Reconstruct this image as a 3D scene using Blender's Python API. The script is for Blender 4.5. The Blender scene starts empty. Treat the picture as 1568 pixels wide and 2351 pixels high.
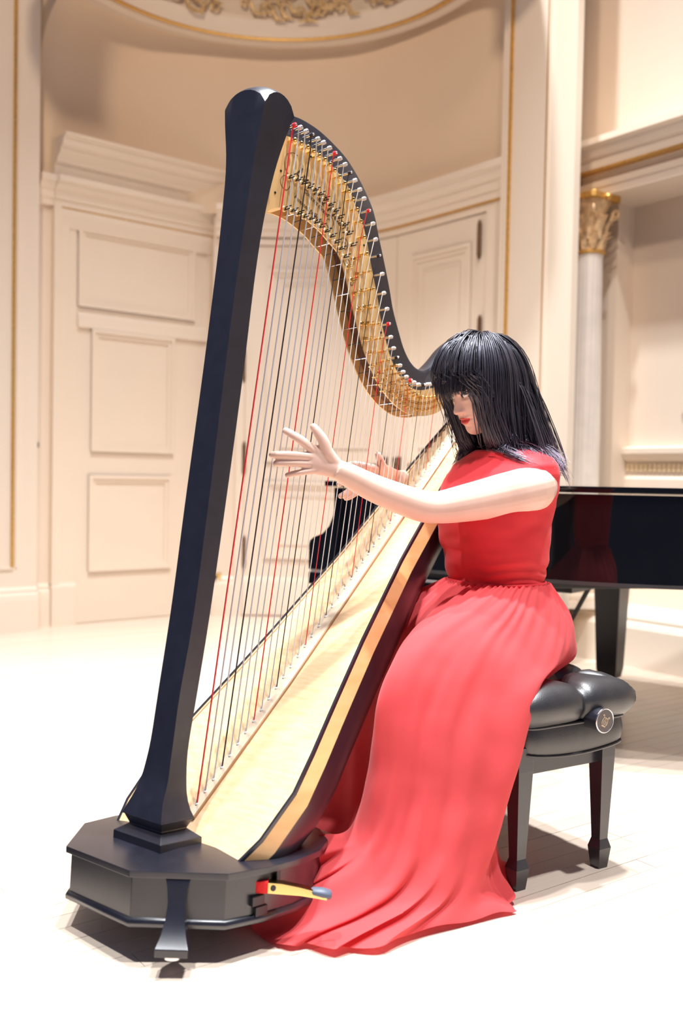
import bpy, bmesh, math, random
import numpy as np
from mathutils import Vector, Matrix

random.seed(7)
rng = np.random.default_rng(7)
SC = bpy.context.scene
COL = SC.collection

# ---------------------------------------------------------------- camera
W, H, FPX, HC = 1568, 2351, 2286.67, 1.02
PITCH = math.atan((1175.5 - 1095) / FPX)
ROLL = 0.0185
_F = np.array([0, math.cos(PITCH), -math.sin(PITCH)])
_U0 = np.array([0, math.sin(PITCH), math.cos(PITCH)])
_R0 = np.array([1.0, 0, 0])
_R = math.cos(ROLL) * _R0 + math.sin(ROLL) * _U0
_U = -math.sin(ROLL) * _R0 + math.cos(ROLL) * _U0
cd = bpy.data.cameras.new('camera')
cam = bpy.data.objects.new('camera', cd)
COL.objects.link(cam)
cam.matrix_world = Matrix(((_R[0], _U[0], -_F[0], 0), (_R[1], _U[1], -_F[1], 0), (_R[2], _U[2], -_F[2], HC), (0, 0, 0, 1)))
cd.sensor_fit = 'HORIZONTAL'
cd.sensor_width = 24.0
cd.lens = 35.0
cd.clip_start = 0.05
cd.dof.use_dof = True
cd.dof.focus_distance = 2.6
cd.dof.aperture_fstop = 2.2
SC.camera = cam

# ---------------------------------------------------------------- world, lights, exposure
wd = bpy.data.worlds.new('hall_air')
SC.world = wd
wd.use_nodes = True
wd.node_tree.nodes['Background'].inputs['Color'].default_value = (0.40, 0.50, 0.92, 1)
wd.node_tree.nodes['Background'].inputs['Strength'].default_value = 0.19
LAMPS = [(-1.5, 1.1, 6.6), (1.35, 1.3, 6.6), (-0.7, 2.7, 6.8), (1.0, 3.0, 6.8), (0.2, 4.3, 7.0)]
for i, (x, y, z) in enumerate(LAMPS):
    ld = bpy.data.lights.new('stage_lamp', 'SPOT')
    ld.energy = 1380
    ld.color = (0.965, 0.985, 1.0)
    ld.spot_size = math.radians(74)
    ld.spot_blend = 0.9
    ld.shadow_soft_size = 0.10
    lo = bpy.data.objects.new('stage_lamp', ld)
    COL.objects.link(lo)
    lo.location = (x, y, z)
    lo.rotation_euler = (math.radians(4), 0, 0)
for i, (x, y, z, aim, size, watt) in enumerate(((-1.1, 0.2, 6.4, (-0.45, 6.9, 2.7), 58, 800), (0.9, 0.2, 6.4, (2.0, 5.8, 1.3), 50, 400))):  # warm fill spots added to brighten the niche and right bay walls
    ld = bpy.data.lights.new('warm_fill', 'SPOT')
    ld.energy = watt
    ld.color = (1.0, 0.80, 0.62)
    ld.spot_size = math.radians(size)
    ld.spot_blend = 1.0
    ld.shadow_soft_size = 0.25
    lo = bpy.data.objects.new('warm_fill', ld)
    COL.objects.link(lo)
    lo.location = (x, y, z)
    lo.rotation_euler = (Vector(aim) - Vector((x, y, z))).to_track_quat('-Z', 'Y').to_euler()
SC.view_settings.view_transform = 'Standard'
SC.view_settings.look = 'None'
SC.view_settings.gamma = 1.0
SC.view_settings.use_curve_mapping = False
SC.view_settings.exposure = 0.0

# ---------------------------------------------------------------- helpers
def at(px, py, y):
    """world point seen at pixel (px, py) of the 1568x2351 photograph at world depth y"""
    d = _F + _R * (px - W / 2) / FPX + _U * (H / 2 - py) / FPX
    t = y / d[1]
    return np.array([0, 0, HC]) + d * t

def mat(name, col, rough=0.5, metal=0.0, var=0.06, scale=8.0, bump=0.0, bscale=60.0, spec=0.5, coat=0.0, coat_rough=0.05, sheen=0.0, stretch=None, rand=0.0, sss=0.0, ao=None):
    m = bpy.data.materials.new(name)
    m.use_nodes = True
    nt = m.node_tree
    b = nt.nodes['Principled BSDF']
    b.inputs['Roughness'].default_value = rough
    b.inputs['Metallic'].default_value = metal
    b.inputs['Specular IOR Level'].default_value = spec
    b.inputs['Coat Weight'].default_value = coat
    b.inputs['Coat Roughness'].default_value = coat_rough
    b.inputs['Sheen Weight'].default_value = sheen
    if sss:
        b.inputs['Subsurface Weight'].default_value = sss
        b.inputs['Subsurface Radius'].default_value = (0.012, 0.005, 0.003)
    tc = nt.nodes.new('ShaderNodeTexCoord')
    mp = nt.nodes.new('ShaderNodeMapping')
    nt.links.new(tc.outputs['Object'], mp.inputs['Vector'])
    if stretch:
        mp.inputs['Scale'].default_value = stretch
    nz = nt.nodes.new('ShaderNodeTexNoise')
    nz.inputs['Scale'].default_value = scale
    nz.inputs['Detail'].default_value = 4
    nt.links.new(mp.outputs[0], nz.inputs['Vector'])
    rp = nt.nodes.new('ShaderNodeValToRGB')
    c = np.array(col[:3])
    rp.color_ramp.elements[0].position = 0.3
    rp.color_ramp.elements[1].position = 0.7
    lo_, hi_ = c * (1 - var), np.minimum(c * (1 + var), 1)
    rp.color_ramp.elements[0].color = (*lo_, 1)
    rp.color_ramp.elements[1].color = (*hi_, 1)
    nt.links.new(nz.outputs['Fac'], rp.inputs['Fac'])
    out = rp.outputs['Color']
    if rand:
        oi = nt.nodes.new('ShaderNodeObjectInfo')
        mr = nt.nodes.new('ShaderNodeMapRange')
        mr.inputs['To Min'].default_value = 1 - rand
        mr.inputs['To Max'].default_value = 1 + rand
        nt.links.new(oi.outputs['Random'], mr.inputs['Value'])
        mx = nt.nodes.new('ShaderNodeVectorMath')
        mx.operation = 'SCALE'
        nt.links.new(out, mx.inputs[0])
        nt.links.new(mr.outputs[0], mx.inputs['Scale'])
        out = mx.outputs[0]
    nt.links.new(out, b.inputs['Base Color'])
    if bump:
        n2 = nt.nodes.new('ShaderNodeTexNoise')
        n2.inputs['Scale'].default_value = bscale
        n2.inputs['Detail'].default_value = 3
        nt.links.new(mp.outputs[0], n2.inputs['Vector'])
        bp = nt.nodes.new('ShaderNodeBump')
        bp.inputs['Strength'].default_value = bump
        bp.inputs['Distance'].default_value = 0.002
        nt.links.new(n2.outputs['Fac'], bp.inputs['Height'])
        nt.links.new(bp.outputs[0], b.inputs['Normal'])
    return m

def wood(name, col, dark, rough=0.4, scale=(60, 3, 60), coat=0.2, rand=0.0, mix=1.0):
    m = mat(name, col, rough=rough, coat=coat, var=0.0, stretch=scale, rand=rand)
    nt = m.node_tree
    rp = [n for n in nt.nodes if n.type == 'VALTORGB'][0]
    rp.color_ramp.elements[0].color = (*dark, 1)
    rp.color_ramp.elements[1].color = (*col, 1)
    rp.color_ramp.elements[0].position = 0.25
    rp.color_ramp.elements[1].position = 0.62
    nz = [n for n in nt.nodes if n.type == 'TEX_NOISE'][0]
    nz.inputs['Scale'].default_value = 1.0
    nz.inputs['Detail'].default_value = 5
    return m

class MB:
    """collects geometry for ONE mesh object"""
    def __init__(self):
        self.v, self.f, self.mi = [], [], []
    def add(self, vs, fs, mi=0):
        o = len(self.v)
        self.v += [tuple(map(float, p)) for p in vs]
        self.f += [tuple(i + o for i in f) for f in fs]
        self.mi += [mi] * len(fs)
        return self
    def box(self, c, s, M=None, mi=0):
        c, s = np.array(c, float), np.array(s, float) / 2
        P = [c + s * np.array(k) for k in ((-1, -1, -1), (1, -1, -1), (1, 1, -1), (-1, 1, -1), (-1, -1, 1), (1, -1, 1), (1, 1, 1), (-1, 1, 1))]
        if M is not None:
            P = [M @ p for p in P]
        return self.add(P, [(0, 3, 2, 1), (4, 5, 6, 7), (0, 1, 5, 4), (1, 2, 6, 5), (2, 3, 7, 6), (3, 0, 4, 7)], mi)
    def loft(self, rings, closed=True, caps=True, mi=0):
        n = len(rings[0])
        vs = [p for r in rings for p in r]
        fs = []
        for i in range(len(rings) - 1):
            for j in range(n if closed else n - 1):
                k = (j + 1) % n
                fs.append((i * n + j, i * n + k, (i + 1) * n + k, (i + 1) * n + j))
        if caps and closed:
            fs.append(tuple(range(n - 1, -1, -1)))
            fs.append(tuple((len(rings) - 1) * n + j for j in range(n)))
        return self.add(vs, fs, mi)
    def tube(self, path, rad, sides=8, caps=True, mi=0, flat=1.0):
        path = np.array(path, float)
        n = len(path)
        rad = np.full(n, rad) if np.isscalar(rad) else np.array(rad, float)
        T = np.gradient(path, axis=0)
        T /= np.linalg.norm(T, axis=1)[:, None] + 1e-12
        up = np.array([0, 0, 1.0]) if abs(T[0][2]) < 0.9 else np.array([1.0, 0, 0])
        rings = []
        for i in range(n):
            a = np.cross(up, T[i]); a /= np.linalg.norm(a) + 1e-12
            b = np.cross(T[i], a)
            up = b
            rings.append([path[i] + rad[i] * (math.cos(q) * a + flat * math.sin(q) * b) for q in np.linspace(0, 2 * math.pi, sides, endpoint=False)])
        return self.loft(rings, True, caps, mi)
    def cyl(self, p0, p1, r, sides=12, mi=0, r1=None):
        return self.tube([p0, p1], [r, r if r1 is None else r1], sides, True, mi)
    def lathe(self, prof, c=(0, 0, 0), sides=24, mi=0, M=None, caps=True):
        rings = []
        for r, z in prof:
            ring = [np.array([r * math.cos(q), r * math.sin(q), z]) for q in np.linspace(0, 2 * math.pi, sides, endpoint=False)]
            if M is not None:
                ring = [M @ p for p in ring]
            rings.append([p + np.array(c) for p in ring])
        return self.loft(rings, True, caps, mi)
    def prism(self, poly, z0, z1, fn=lambda x, y, z: (x, y, z), mi=0):
        n = len(poly)
        vs = [fn(x, y, z0) for x, y in poly] + [fn(x, y, z1) for x, y in poly]
        fs = [tuple(range(n - 1, -1, -1)), tuple(range(n, 2 * n))] + [(i, (i + 1) % n, n + (i + 1) % n, n + i) for i in range(n)]
        return self.add(vs, fs, mi)
    def mesh(self, name, mats, smooth=None, bevel=None):
        me = bpy.data.meshes.new(name)
        me.from_pydata(self.v, [], self.f)
        for m in (mats if isinstance(mats, (list, tuple)) else [mats]):
            me.materials.append(m)
        if any(self.mi):
            me.polygons.foreach_set('material_index', self.mi)
        bm = bmesh.new(); bm.from_mesh(me)
        bmesh.ops.recalc_face_normals(bm, faces=bm.faces)
        if bevel:
            es = [e for e in bm.edges if len(e.link_faces) == 2 and e.calc_face_angle(0) > math.radians(28)]
            bmesh.ops.bevel(bm, geom=es, offset=bevel, segments=2, profile=0.6, affect='EDGES', clamp_overlap=True)
        bm.to_mesh(me); bm.free()
        if smooth is not None:
            me.polygons.foreach_set('use_smooth', [True] * len(me.polygons))
            if smooth < 179:
                me.set_sharp_from_angle(angle=math.radians(smooth))
        me.update()
        return me
    def build(self, name, mats, parent=None, smooth=None, bevel=None, kind=None):
        o = link(name, self.mesh(name, mats, smooth, bevel), parent, kind)
        if bevel and smooth is not None:
            wn = o.modifiers.new('weighted', 'WEIGHTED_NORMAL'); wn.keep_sharp = True; wn.weight = 100
        return o

def link(name, data, parent=None, kind=None):
    o = bpy.data.objects.new(name, data)
    COL.objects.link(o)
    if parent is not None:
        o.parent = parent
    if kind:
        o['kind'] = kind
    return o

def thing(name, label, cat, M=None, group=None):
    o = bpy.data.objects.new(name, None)
    o.empty_display_size = 0.05
    COL.objects.link(o)
    if M is not None:
        o.matrix_world = M
    o['label'] = label
    o['category'] = cat
    if group:
        o['group'] = group
    return o

def lerp_table(tab, x):
    t = np.array(tab, float)
    o = np.argsort(t[:, 0]); t = t[o]
    return [np.interp(x, t[:, 0], t[:, k]) for k in range(1, t.shape[1])]

def catmull(P, n, closed=False):
    """smooth curve through P sampled at n points (uniform in parameter)"""
    P = np.array(P, float)
    m = len(P)
    out = []
    for t in np.linspace(0, m if closed else m - 1, n, endpoint=not closed):
        i = min(int(t), (m if closed else m - 1) - 1) if not closed else int(t) % m
        u = t - int(t) if closed else t - i
        g = (lambda k: P[k % m]) if closed else (lambda k: P[min(max(k, 0), m - 1)])
        p0, p1, p2, p3 = g(i - 1), g(i), g(i + 1), g(i + 2)
        if not closed:
            if i == 0: p0 = 2 * p1 - p2
            if i + 2 > m - 1: p3 = 2 * p2 - p1
        out.append(0.5 * ((2 * p1) + (-p0 + p2) * u + (2 * p0 - 5 * p1 + 4 * p2 - p3) * u ** 2 + (-p0 + 3 * p1 - 3 * p2 + p3) * u ** 3))
    return np.array(out)

# ---------------------------------------------------------------- materials
M_wall = mat('cream_wall_paint', (0.84, 0.715, 0.59), rough=0.6, var=0.015, scale=3, bump=0.05, bscale=120)
M_trim = mat('cream_gloss_paint', (0.86, 0.745, 0.62), rough=0.4, var=0.01, scale=4)
M_gold = mat('gilded_moulding', (0.72, 0.44, 0.13), rough=0.38, metal=0.75, var=0.2, scale=90, bump=0.4, bscale=200)
M_bronze = mat('aged_bronze', (0.22, 0.13, 0.07), rough=0.4, metal=0.8)
M_darkmetal = mat('dark_steel', (0.06, 0.06, 0.065), rough=0.3, metal=0.9)
M_black = mat('black_satin_lacquer', (0.012, 0.012, 0.020), rough=0.31, var=0.2, scale=30, spec=1.0, bump=0.02, bscale=300)
M_piano = mat('black_polished_lacquer', (0.004, 0.004, 0.005), rough=0.03, spec=0.5, var=0.1)
M_pianosat = mat('black_satin_underside', (0.03, 0.027, 0.026), rough=0.35)
M_leather = mat('black_leather', (0.022, 0.021, 0.024), rough=0.40, var=0.15, scale=40, bump=0.22, bscale=420, spec=1.0)
M_maple = wood('bleached_maple', (0.80, 0.665, 0.545), (0.74, 0.60, 0.48), rough=0.33, scale=(1.6, 30, 30), coat=0.15, rand=0.05)
M_spruce = wood('spruce_soundboard', (0.84, 0.58, 0.345), (0.76, 0.48, 0.25), rough=0.35, scale=(2.5, 140, 20), coat=0.35)
M_band = wood('maple_side_band', (0.86, 0.51, 0.225), (0.76, 0.41, 0.15), rough=0.3, scale=(6, 30, 30), coat=0.4)
M_rib = wood('pale_beech', (0.86, 0.70, 0.52), (0.78, 0.6, 0.42), rough=0.4, scale=(4, 90, 60), coat=0.2)
M_brown = mat('brown_inlay', (0.42, 0.22, 0.10), rough=0.4)
M_brass = mat('satin_brass_plate', (0.90, 0.60, 0.26), rough=0.42, metal=0.35, var=0.04, scale=12)
M_brass2 = mat('polished_brass', (0.80, 0.56, 0.22), rough=0.14, metal=1.0, var=0.05)
M_mech = mat('dark_action_wood', (0.16, 0.075, 0.035), rough=0.5, var=0.3, scale=40)
M_silver = mat('nickel', (0.75, 0.73, 0.74), rough=0.2, metal=1.0, var=0.05)
M_swire = mat('silver_wire_string', (0.72, 0.70, 0.72), rough=0.35, metal=0.4)
M_sgut = mat('clear_gut_string', (0.86, 0.80, 0.74), rough=0.4, metal=0.0)
M_sred = mat('red_string', (0.80, 0.03, 0.04), rough=0.4)
M_sblack = mat('black_string', (0.03, 0.022, 0.03), rough=0.4)
M_felt = mat('red_felt', (0.75, 0.02, 0.02), rough=0.9, bump=0.3, bscale=300)
M_rubber = mat('blue_grey_rubber', (0.10, 0.12, 0.17), rough=0.5)
M_engrave = mat('engraved_black', (0.10, 0.055, 0.02), rough=0.6)
M_white = mat('white_nylon', (0.85, 0.82, 0.8), rough=0.4)

# ================================================================ the room
class Path:
    def __init__(self, pts):
        self.p = np.array(pts, float)
        seg = np.linalg.norm(np.diff(self.p, axis=0), axis=1)
        self.s = np.r_[0, np.cumsum(seg)]
        self.L = self.s[-1]
    def P(self, s, off=0.0):
        s = min(max(s, -5), self.L + 5)
        i = int(np.clip(np.searchsorted(self.s, s) - 1, 0, len(self.p) - 2))
        d = (self.p[i + 1] - self.p[i]) / (self.s[i + 1] - self.s[i])
        q = self.p[i] + d * (s - self.s[i])
        # smooth normal
        def nrm(k):
            e = self.p[min(k + 1, len(self.p) - 1)] - self.p[max(k - 1, 0)]
            e = e / np.linalg.norm(e)
            return np.array([e[1], -e[0]])
        u = np.clip((s - self.s[i]) / (self.s[i + 1] - self.s[i]), 0, 1)
        n = nrm(i) * (1 - u) + nrm(i + 1) * u
        return q + n / np.linalg.norm(n) * off
    def s_at(self, px, py=1100):
        k = at(px, py, 1.0)[0]
        ss = np.linspace(-1.0, self.L + 1.0, 4000)
        best = min(ss, key=lambda s: abs((lambda q: q[0] / q[1])(self.P(s)) - k))
        return float(best)
    def z_at(self, px, py):
        return float(at(px, py, self.P(self.s_at(px, py))[1])[2])
    def cuts(self, s0, s1):
        c = [s0] + [s for s in self.s if s0 + 1e-4 < s < s1 - 1e-4] + [s1]
        return c
    def sweep(self, mb, s0, s1, prof, mi=0):
        rings = []
        for s in self.cuts(s0, s1):
            rings.append([(*self.P(s, o), z) for o, z in prof])
        return mb.loft(rings, True, True, mi)
    def box(self, mb, s0, s1, z0, z1, o0, o1, mi=0):
        return self.sweep(mb, s0, s1, [(o0, z0), (o1, z0), (o1, z1), (o0, z1)], mi)
    def frame(self, mb, s0, s1, z0, z1, w=0.045, h=0.02, base=0.0, mi=0):
        for ww, hh in ((w, h * 0.5), (w * 0.5, h)):
            self.box(mb, s0, s1, z0, z0 + ww, base, base + hh, mi)
            self.box(mb, s0, s1, z1 - ww, z1, base, base + hh, mi)
            self.box(mb, s0, s0 + ww, z0 + ww, z1 - ww, base, base + hh, mi)
            self.box(mb, s1 - ww, s1, z0 + ww, z1 - ww, base, base + hh, mi)
        return mb

def struct(name, mb_or_data, mats=None, label=None, parent=None, smooth=None, bevel=None):
    if mb_or_data is None:
        o = link(name, None)
    else:
        o = mb_or_data.build(name, mats, parent, smooth, bevel)
    if parent is None:
        o['kind'] = 'structure'
        if label:
            o['label'] = label
    return o

DA = np.array([0.766, 0.643])
PA = Path([(-1.985, 6.495), (-0.93, 7.38)])                         # left door wall
PL = Path([(-4.6, 4.15), (-1.95, 6.375)])                           # left pilaster face
_c = catmull([(-0.93, 7.20), (-0.5, 7.23), (-0.08, 7.17), (0.17, 7.02), (0.40, 6.80), (0.93, 6.13), (1.15, 5.83)], 37)
PB = Path(_c)                                                       # curved niche wall with the double door
PP = Path([(0.905, 5.95), (1.225, 5.45)])                           # right pilaster face
PR = Path([(1.37, 5.79), (4.6, 1.45)])                              # right bay base line
SB = PB.s_at
ZC = 2.93                                                           # cornice top

# --- floor ------------------------------------------------------
fl = MB()
fl.prism([(-0.60, 1.3), (-1.2, -2.0), (5.5, -2.0), (5.5, 8.6), (-3.4, 8.6), (-3.4, 6.6), (-2.46, 6.3)], -0.9, -0.006)
floor = struct('floor', fl, M_maple, 'pale bleached maple strip floor of the concert stage')
hf = MB(); hf.box((-4, 0, -1.0), (20, 16, .1)); struct('floor_hall', hf, mat('dark_navy_carpet', (.012, .013, .026), rough=.9), 'dark hall floor below the edge of the stage')
A36 = np.array([math.cos(math.radians(36)), math.sin(math.radians(36))])
N36 = np.array([-A36[1], A36[0]])
PW = 0.065
def in_room(q):
    x, y = q
    if np.cross(DA, q - np.array([-1.95, 6.6])) > 0.0: return False
    if np.cross(np.array([-0.6, 0.8]), q - np.array([1.5, 5.8])) < 0.0: return False
    return y < 7.2
def on_stage(q):
    if q[1] > 1.3: return np.cross(np.array([-1.86, 5.0]), q - np.array([-0.60, 1.3])) <= 0.0
    return np.cross(np.array([-.6, -3.3]), q - np.array([-0.60, 1.3])) >= 0.0
def in_view(q, m=0.0):
    x, y = q
    return y > 1.72 - m and abs(x / max(y, 0.1)) < 0.345 + m and in_room(q)
cand = []
d = -3.2
r = random.Random(3)
while d < 6.6:
    t = -4.5 - r.random() * 1.4
    while t < 7.5:
        L = r.choice((0.7, 0.9, 1.1, 1.35, 1.6, 1.9))
        t_end = t + L
        tk = [t + L * k / 40 for k in range(41) if on_stage(N36 * (d + PW / 2) + A36 * (t + L * k / 40))]
        if len(tk) < 3:
            t = t_end
            continue
        t, L = tk[0], tk[-1] - tk[0]
        pts = [N36 * (d + PW / 2) + A36 * (t + L * k / 6) for k in range(7)]
        if any(in_room(p) for p in pts) and pts[3][1] > -2.5:
            vis = [p for p in pts if in_view(p)]
            cand.append((min([p[1] for p in vis]) if vis else 99, d, t, L))
        t = t_end
    d += PW
cand.sort()
pm = MB(); pm.box((0.5, 0, 0), (1, 1, 1))
bm = bmesh.new(); bm.from_mesh(pm.mesh('plank', M_maple))
plank_mesh = bpy.data.meshes.new('plank'); bm.to_mesh(plank_mesh); bm.free(); plank_mesh.materials.append(M_maple)
rest = MB()
RZ = Matrix.Rotation(math.radians(36), 4, 'Z')
nvis = 0
for dep, d, t, L in cand:
    c0 = N36 * (d + PW / 2) + A36 * t
    dz = random.Random(int(1000 * (d + 9) + 77 * t)).uniform(-0.0004, 0.0)
    if dep < 90 and nvis < 296:
        o = link('plank', plank_mesh, floor)
        o.matrix_world = Matrix.Translation((c0[0], c0[1], -0.003 + dz)) @ RZ @ Matrix.Diagonal((L - 0.0012, PW - 0.0012, 0.006, 1))
        nvis += 1
    else:
        Mx = RZ.to_3x3()
        def TM(p):
            q = Mx @ Vector(p)
            return (q.x + c0[0], q.y + c0[1], q.z + dz)
        P = [(0, -PW / 2 + .0006, -.006), (L - .0012, -PW / 2 + .0006, -.006), (L - .0012, PW / 2 - .0006, -.006), (0, PW / 2 - .0006, -.006)]
        P = [TM(p) for p in P] + [TM((p[0], p[1], 0)) for p in P]
        rest.add(P, [(4, 5, 6, 7), (0, 1, 5, 4), (1, 2, 6, 5), (2, 3, 7, 6), (3, 0, 4, 7)])
rest.build('plank_field', M_maple, floor, kind='stuff')

# --- left wall with single door ---------------------------------------------
w = MB()
PA.box(w, -0.05, PA.L + 0.3, 0, 2.95, -0.2, 0.0)
wall_left = struct('wall_left', w, M_wall, 'cream painted niche wall around the single door')
sA = PA.s_at
zA = PA.z_at
# pilaster at the left edge
p = MB()
PL.box(p, 0, PL.L, 0, 5.2, -0.22, 0.0)
pil_l = struct('wall_pilaster_left', p, M_trim, 'broad cream pilaster at the left edge with thin gilded line')
g = MB()
sg0 = PL.s_at(31, 700)
g1 = PL.z_at(24, 1303)
PL.box(g, sg0 - 0.009, sg0 + 0.009, g1, 5.1, 0.0, 0.012)
g.build('gilded_line', M_gold, pil_l)
g = MB()
PL.box(g, -0.2, sg0 + 0.009, g1 - 0.012, g1 + 0.006, 0.0, 0.01)
PL.box(g, sg0 + 0.02, sg0 + 0.034, g1, 5.1, 0.0, 0.008)
g.build('panel_moulding', M_trim, pil_l)
b = MB()
BASE = [(0, 0), (0.035, 0), (0.035, 0.20), (0.03, 0.235), (0.018, 0.245), (0.018, 0.265), (0.006, 0.285), (0, 0.285)]
PL.sweep(b, 0.0, PL.L, BASE)
b.box((PL.P(PL.L, -0.04)[0] + 0.012, PL.P(PL.L, -0.04)[1] + 0.01, 0.12), (0.02, 0.1, 0.24))
baseboard_left = struct('baseboard_left', b, M_trim, 'tall cream baseboard under the left pilaster')
b = MB()
PA.sweep(b, sA(86), sA(112), BASE)
struct('baseboard_niche', b, M_trim, 'short cream baseboard beside the single door casing')

# single door
door_1 = struct('door_1', None, label='cream single door with two raised panels and transom panel in left niche wall')
s_l, s_r = sA(172, 1000), sA(487, 800)
cz = MB()
for k, (a, e, o) in enumerate(((0.0, 0.05, 0.05), (0.05, 0.11, 0.035), (0.11, 0.165, 0.022))):
    PA.box(cz, sA(113) + a, sA(113) + e, 0.27, 2.76, 0, o)
    PA.box(cz, s_r + 0.10 - e, s_r + 0.10 - a, 0.0, 2.76, 0, o)
PA.box(cz, sA(113), sA(113) + 0.17, 0, 0.26, 0, 0.055)
PA.sweep(cz, sA(113), sA(113) + 0.17, [(0, .26), (.055, .26), (.045, .285), (0, .285)])
cz.build('door_casing', M_trim, door_1)
df = MB()
PA.box(df, sA(113) + 0.16, s_r + 0.0, 0.004, 2.62, -0.01, 0.008)
df.build('door_leaf', M_trim, door_1)
def panel(px0, py0, px1, py1, name, path=PA, parent=door_1, w=0.05, h=0.022, inner=None):
    m_ = MB()
    s0, s1 = path.s_at(px0, py0), path.s_at(px1, py0)
    z1, z0 = path.z_at(px0, py0), path.z_at(px0, py1)
    path.frame(m_, s0, s1, z0, z1, w, h, 0.008)
    if inner:
        path.box(m_, s0 + inner, s1 - inner, z0 + inner, z1 - inner, 0.008, 0.013)
    return m_.build(name, M_trim, parent)
panel(178, 520, 446, 703, 'transom_panel')
lb = MB()
z_ = zA(176, 716)
PA.sweep(lb, sA(176, 716), s_r, [(0, z_ - .1), (.03, z_ - .1), (.022, z_ - .02), (.012, z_), (0, z_)])
lb.build('door_lintel', M_trim, door_1)
panel(208, 755, 398, 1036, 'upper_panel')
panel(201, 1090, 390, 1312, 'lower_panel')
# cornice above the door, upper (pediment) and lower
c1 = MB()
s0, s1 = sA(116, 400), sA(505, 470)
z1 = zA(110, 320)
z0 = zA(120, 408)
hh = z1 - z0
PA.sweep(c1, s0, s1, [(0, z0), (.07, z0), (.07, z0 + .28 * hh), (.10, z0 + .36 * hh), (.10, z0 + .42 * hh), (.155, z0 + .60 * hh), (.155, z0 + .66 * hh), (.185, z0 + .72 * hh), (.20, z0 + .88 * hh), (.235, z0 + .95 * hh), (.235, z1), (0, z1)])
c1.build('door_pediment', M_trim, door_1)
c2 = MB()
zt, zb = z0, zA(121, 474)
h2 = zt - zb
PROF2 = [(0, zb), (.045, zb), (.045, zb + .22 * h2), (.06, zb + .26 * h2), (.06, zb + .5 * h2), (.075, zb + .55 * h2), (.095, zb + .72 * h2), (.12, zb + .8 * h2), (.12, zt), (0, zt)]
PA.sweep(c2, sA(84, 440), PA.L, [(o * .75, z) for o, z in PROF2])
PA.sweep(c2, sA(119, 440), s1 + .03, PROF2)
trim_1 = struct('trim_1', c2, M_trim, 'long cream cornice band running over the single door')
g = MB()
PA.box(g, sA(121), s_r + .1, zb - .012, zb, 0, 0.046)
g.build('gilded_line', M_gold, trim_1)
hd = MB()
PA.sweep(hd, sA(121), s_r + .1, [(0, zb - .13), (.03, zb - .13), (.052, zb - .05), (.052, zb - .012), (0, zb - .012)])
hd.build('head_moulding', M_trim, door_1)
# little switch plate and cable beside the left pilaster
sp = MB()
q = PL.P(PL.L, -0.045)
zz = at(86, 1021, q[1])[2]
sp.box((q[0] + 0.006, q[1] + .02, zz), (0.012, 0.05, 0.065))
sw = sp.build('wall_switch', M_trim, None, bevel=.003)
sw['label'] = 'small pale wall switch on the edge of the left pilaster'; sw['category'] = 'switch'
t = MB(); t.box((q[0] + 0.014, q[1] + .02, zz), (0.008, 0.026, 0.034)); t.build('toggle', M_darkmetal, sw)
cb = MB()
q2 = PL.P(PL.L, -0.07)
zc0 = at(88, 212, q2[1])[2]; zc1 = at(87, 228, q2[1])[2]; zc2 = at(86, 262, q2[1])[2]
cb.box((q2[0] + .012, q2[1], (zc0 + 5.1) / 2), (0.016, 0.03, 5.1 - zc0))
cable = cb.build('stage_cable', mat('grey_cable', (0.33, 0.31, 0.28)), None)
cable['label'] = 'thin grey cable hanging beside the left pilaster high up'; cable['category'] = 'cable'
ct = MB(); ct.box((q2[0] + .012, q2[1], (zc1 + zc2) / 2), (0.018, 0.034, zc1 - zc2)); ct.build('plug', mat('dark_green_plastic', (0.07, 0.10, 0.085)), cable)

# --- curved niche wall with double door ---------------------------------------
w = MB()
PB.box(w, -0.02, PB.L, 0, 2.95, -0.2, 0.0)
wall_back = struct('wall_back', w, M_wall, 'curved cream niche wall holding the double door', smooth=30)
c3 = MB()
zt3 = ZC
zb3 = ZC - 0.205
PB.sweep(c3, 0.0, PB.L, [(0, zb3), (.045, zb3), (.045, zb3 + .045), (.06, zb3 + .05), (.06, zb3 + .10), (.08, zb3 + .11), (.1, zb3 + .15), (.125, zb3 + .165), (.125, zt3), (0, zt3)])
trim_2 = struct('trim_2', c3, M_trim, 'curved cream cornice over the double door', smooth=25)
g = MB(); PB.box(g, SB(700), PB.L, zb3 - .012, zb3, 0, .044); g.build('gilded_line', M_gold, trim_2, smooth=25)
b = MB()
PB.sweep(b, 0, SB(548), BASE)
struct('baseboard_back', b, M_trim, 'cream baseboard left of the double door', smooth=25)
def leaf(nm, lab, a, e):
    D = struct(nm, None, label=lab)
    m_ = MB(); PB.box(m_, a, e, 0.006, zb3 - .06, 0.0, 0.014); m_.build('door_leaf', M_trim, D, smooth=20)
    k = MB()
    PB.sweep(k, a, e, [(.014, .01), (.03, .01), (.03, .235), (.02, .27), (.014, .285)])
    k.build('kick_board', M_trim, D, smooth=20)
    for n_, z0, z1 in (('upper_panel', 1.12, 2.50), ('lower_panel', 0.42, 0.98)):
        m_ = MB(); PB.frame(m_, a + .15, e - .13, z0, z1, .05, .02, .014)
        PB.frame(m_, a + .25, e - .23, z0 + .1, z1 - .1, .02, .008, .014)
        m_.build(n_, M_trim, D, smooth=20)
    return D
d2 = leaf('door_2', 'left leaf of the cream double door, behind the harp strings', SB(560), SB(904))
d3 = leaf('door_3', 'right leaf of the cream double door, beside the right pilaster', SB(906), SB(1110))
cz = MB()
PB.box(cz, SB(540), SB(559), 0, zb3 - .012, 0, .03)
PB.box(cz, SB(1111), PB.L, 0, zb3 - .012, 0, .03)
PB.box(cz, SB(559), SB(1111), zb3 - .055, zb3 - .012, 0, .03)
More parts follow.
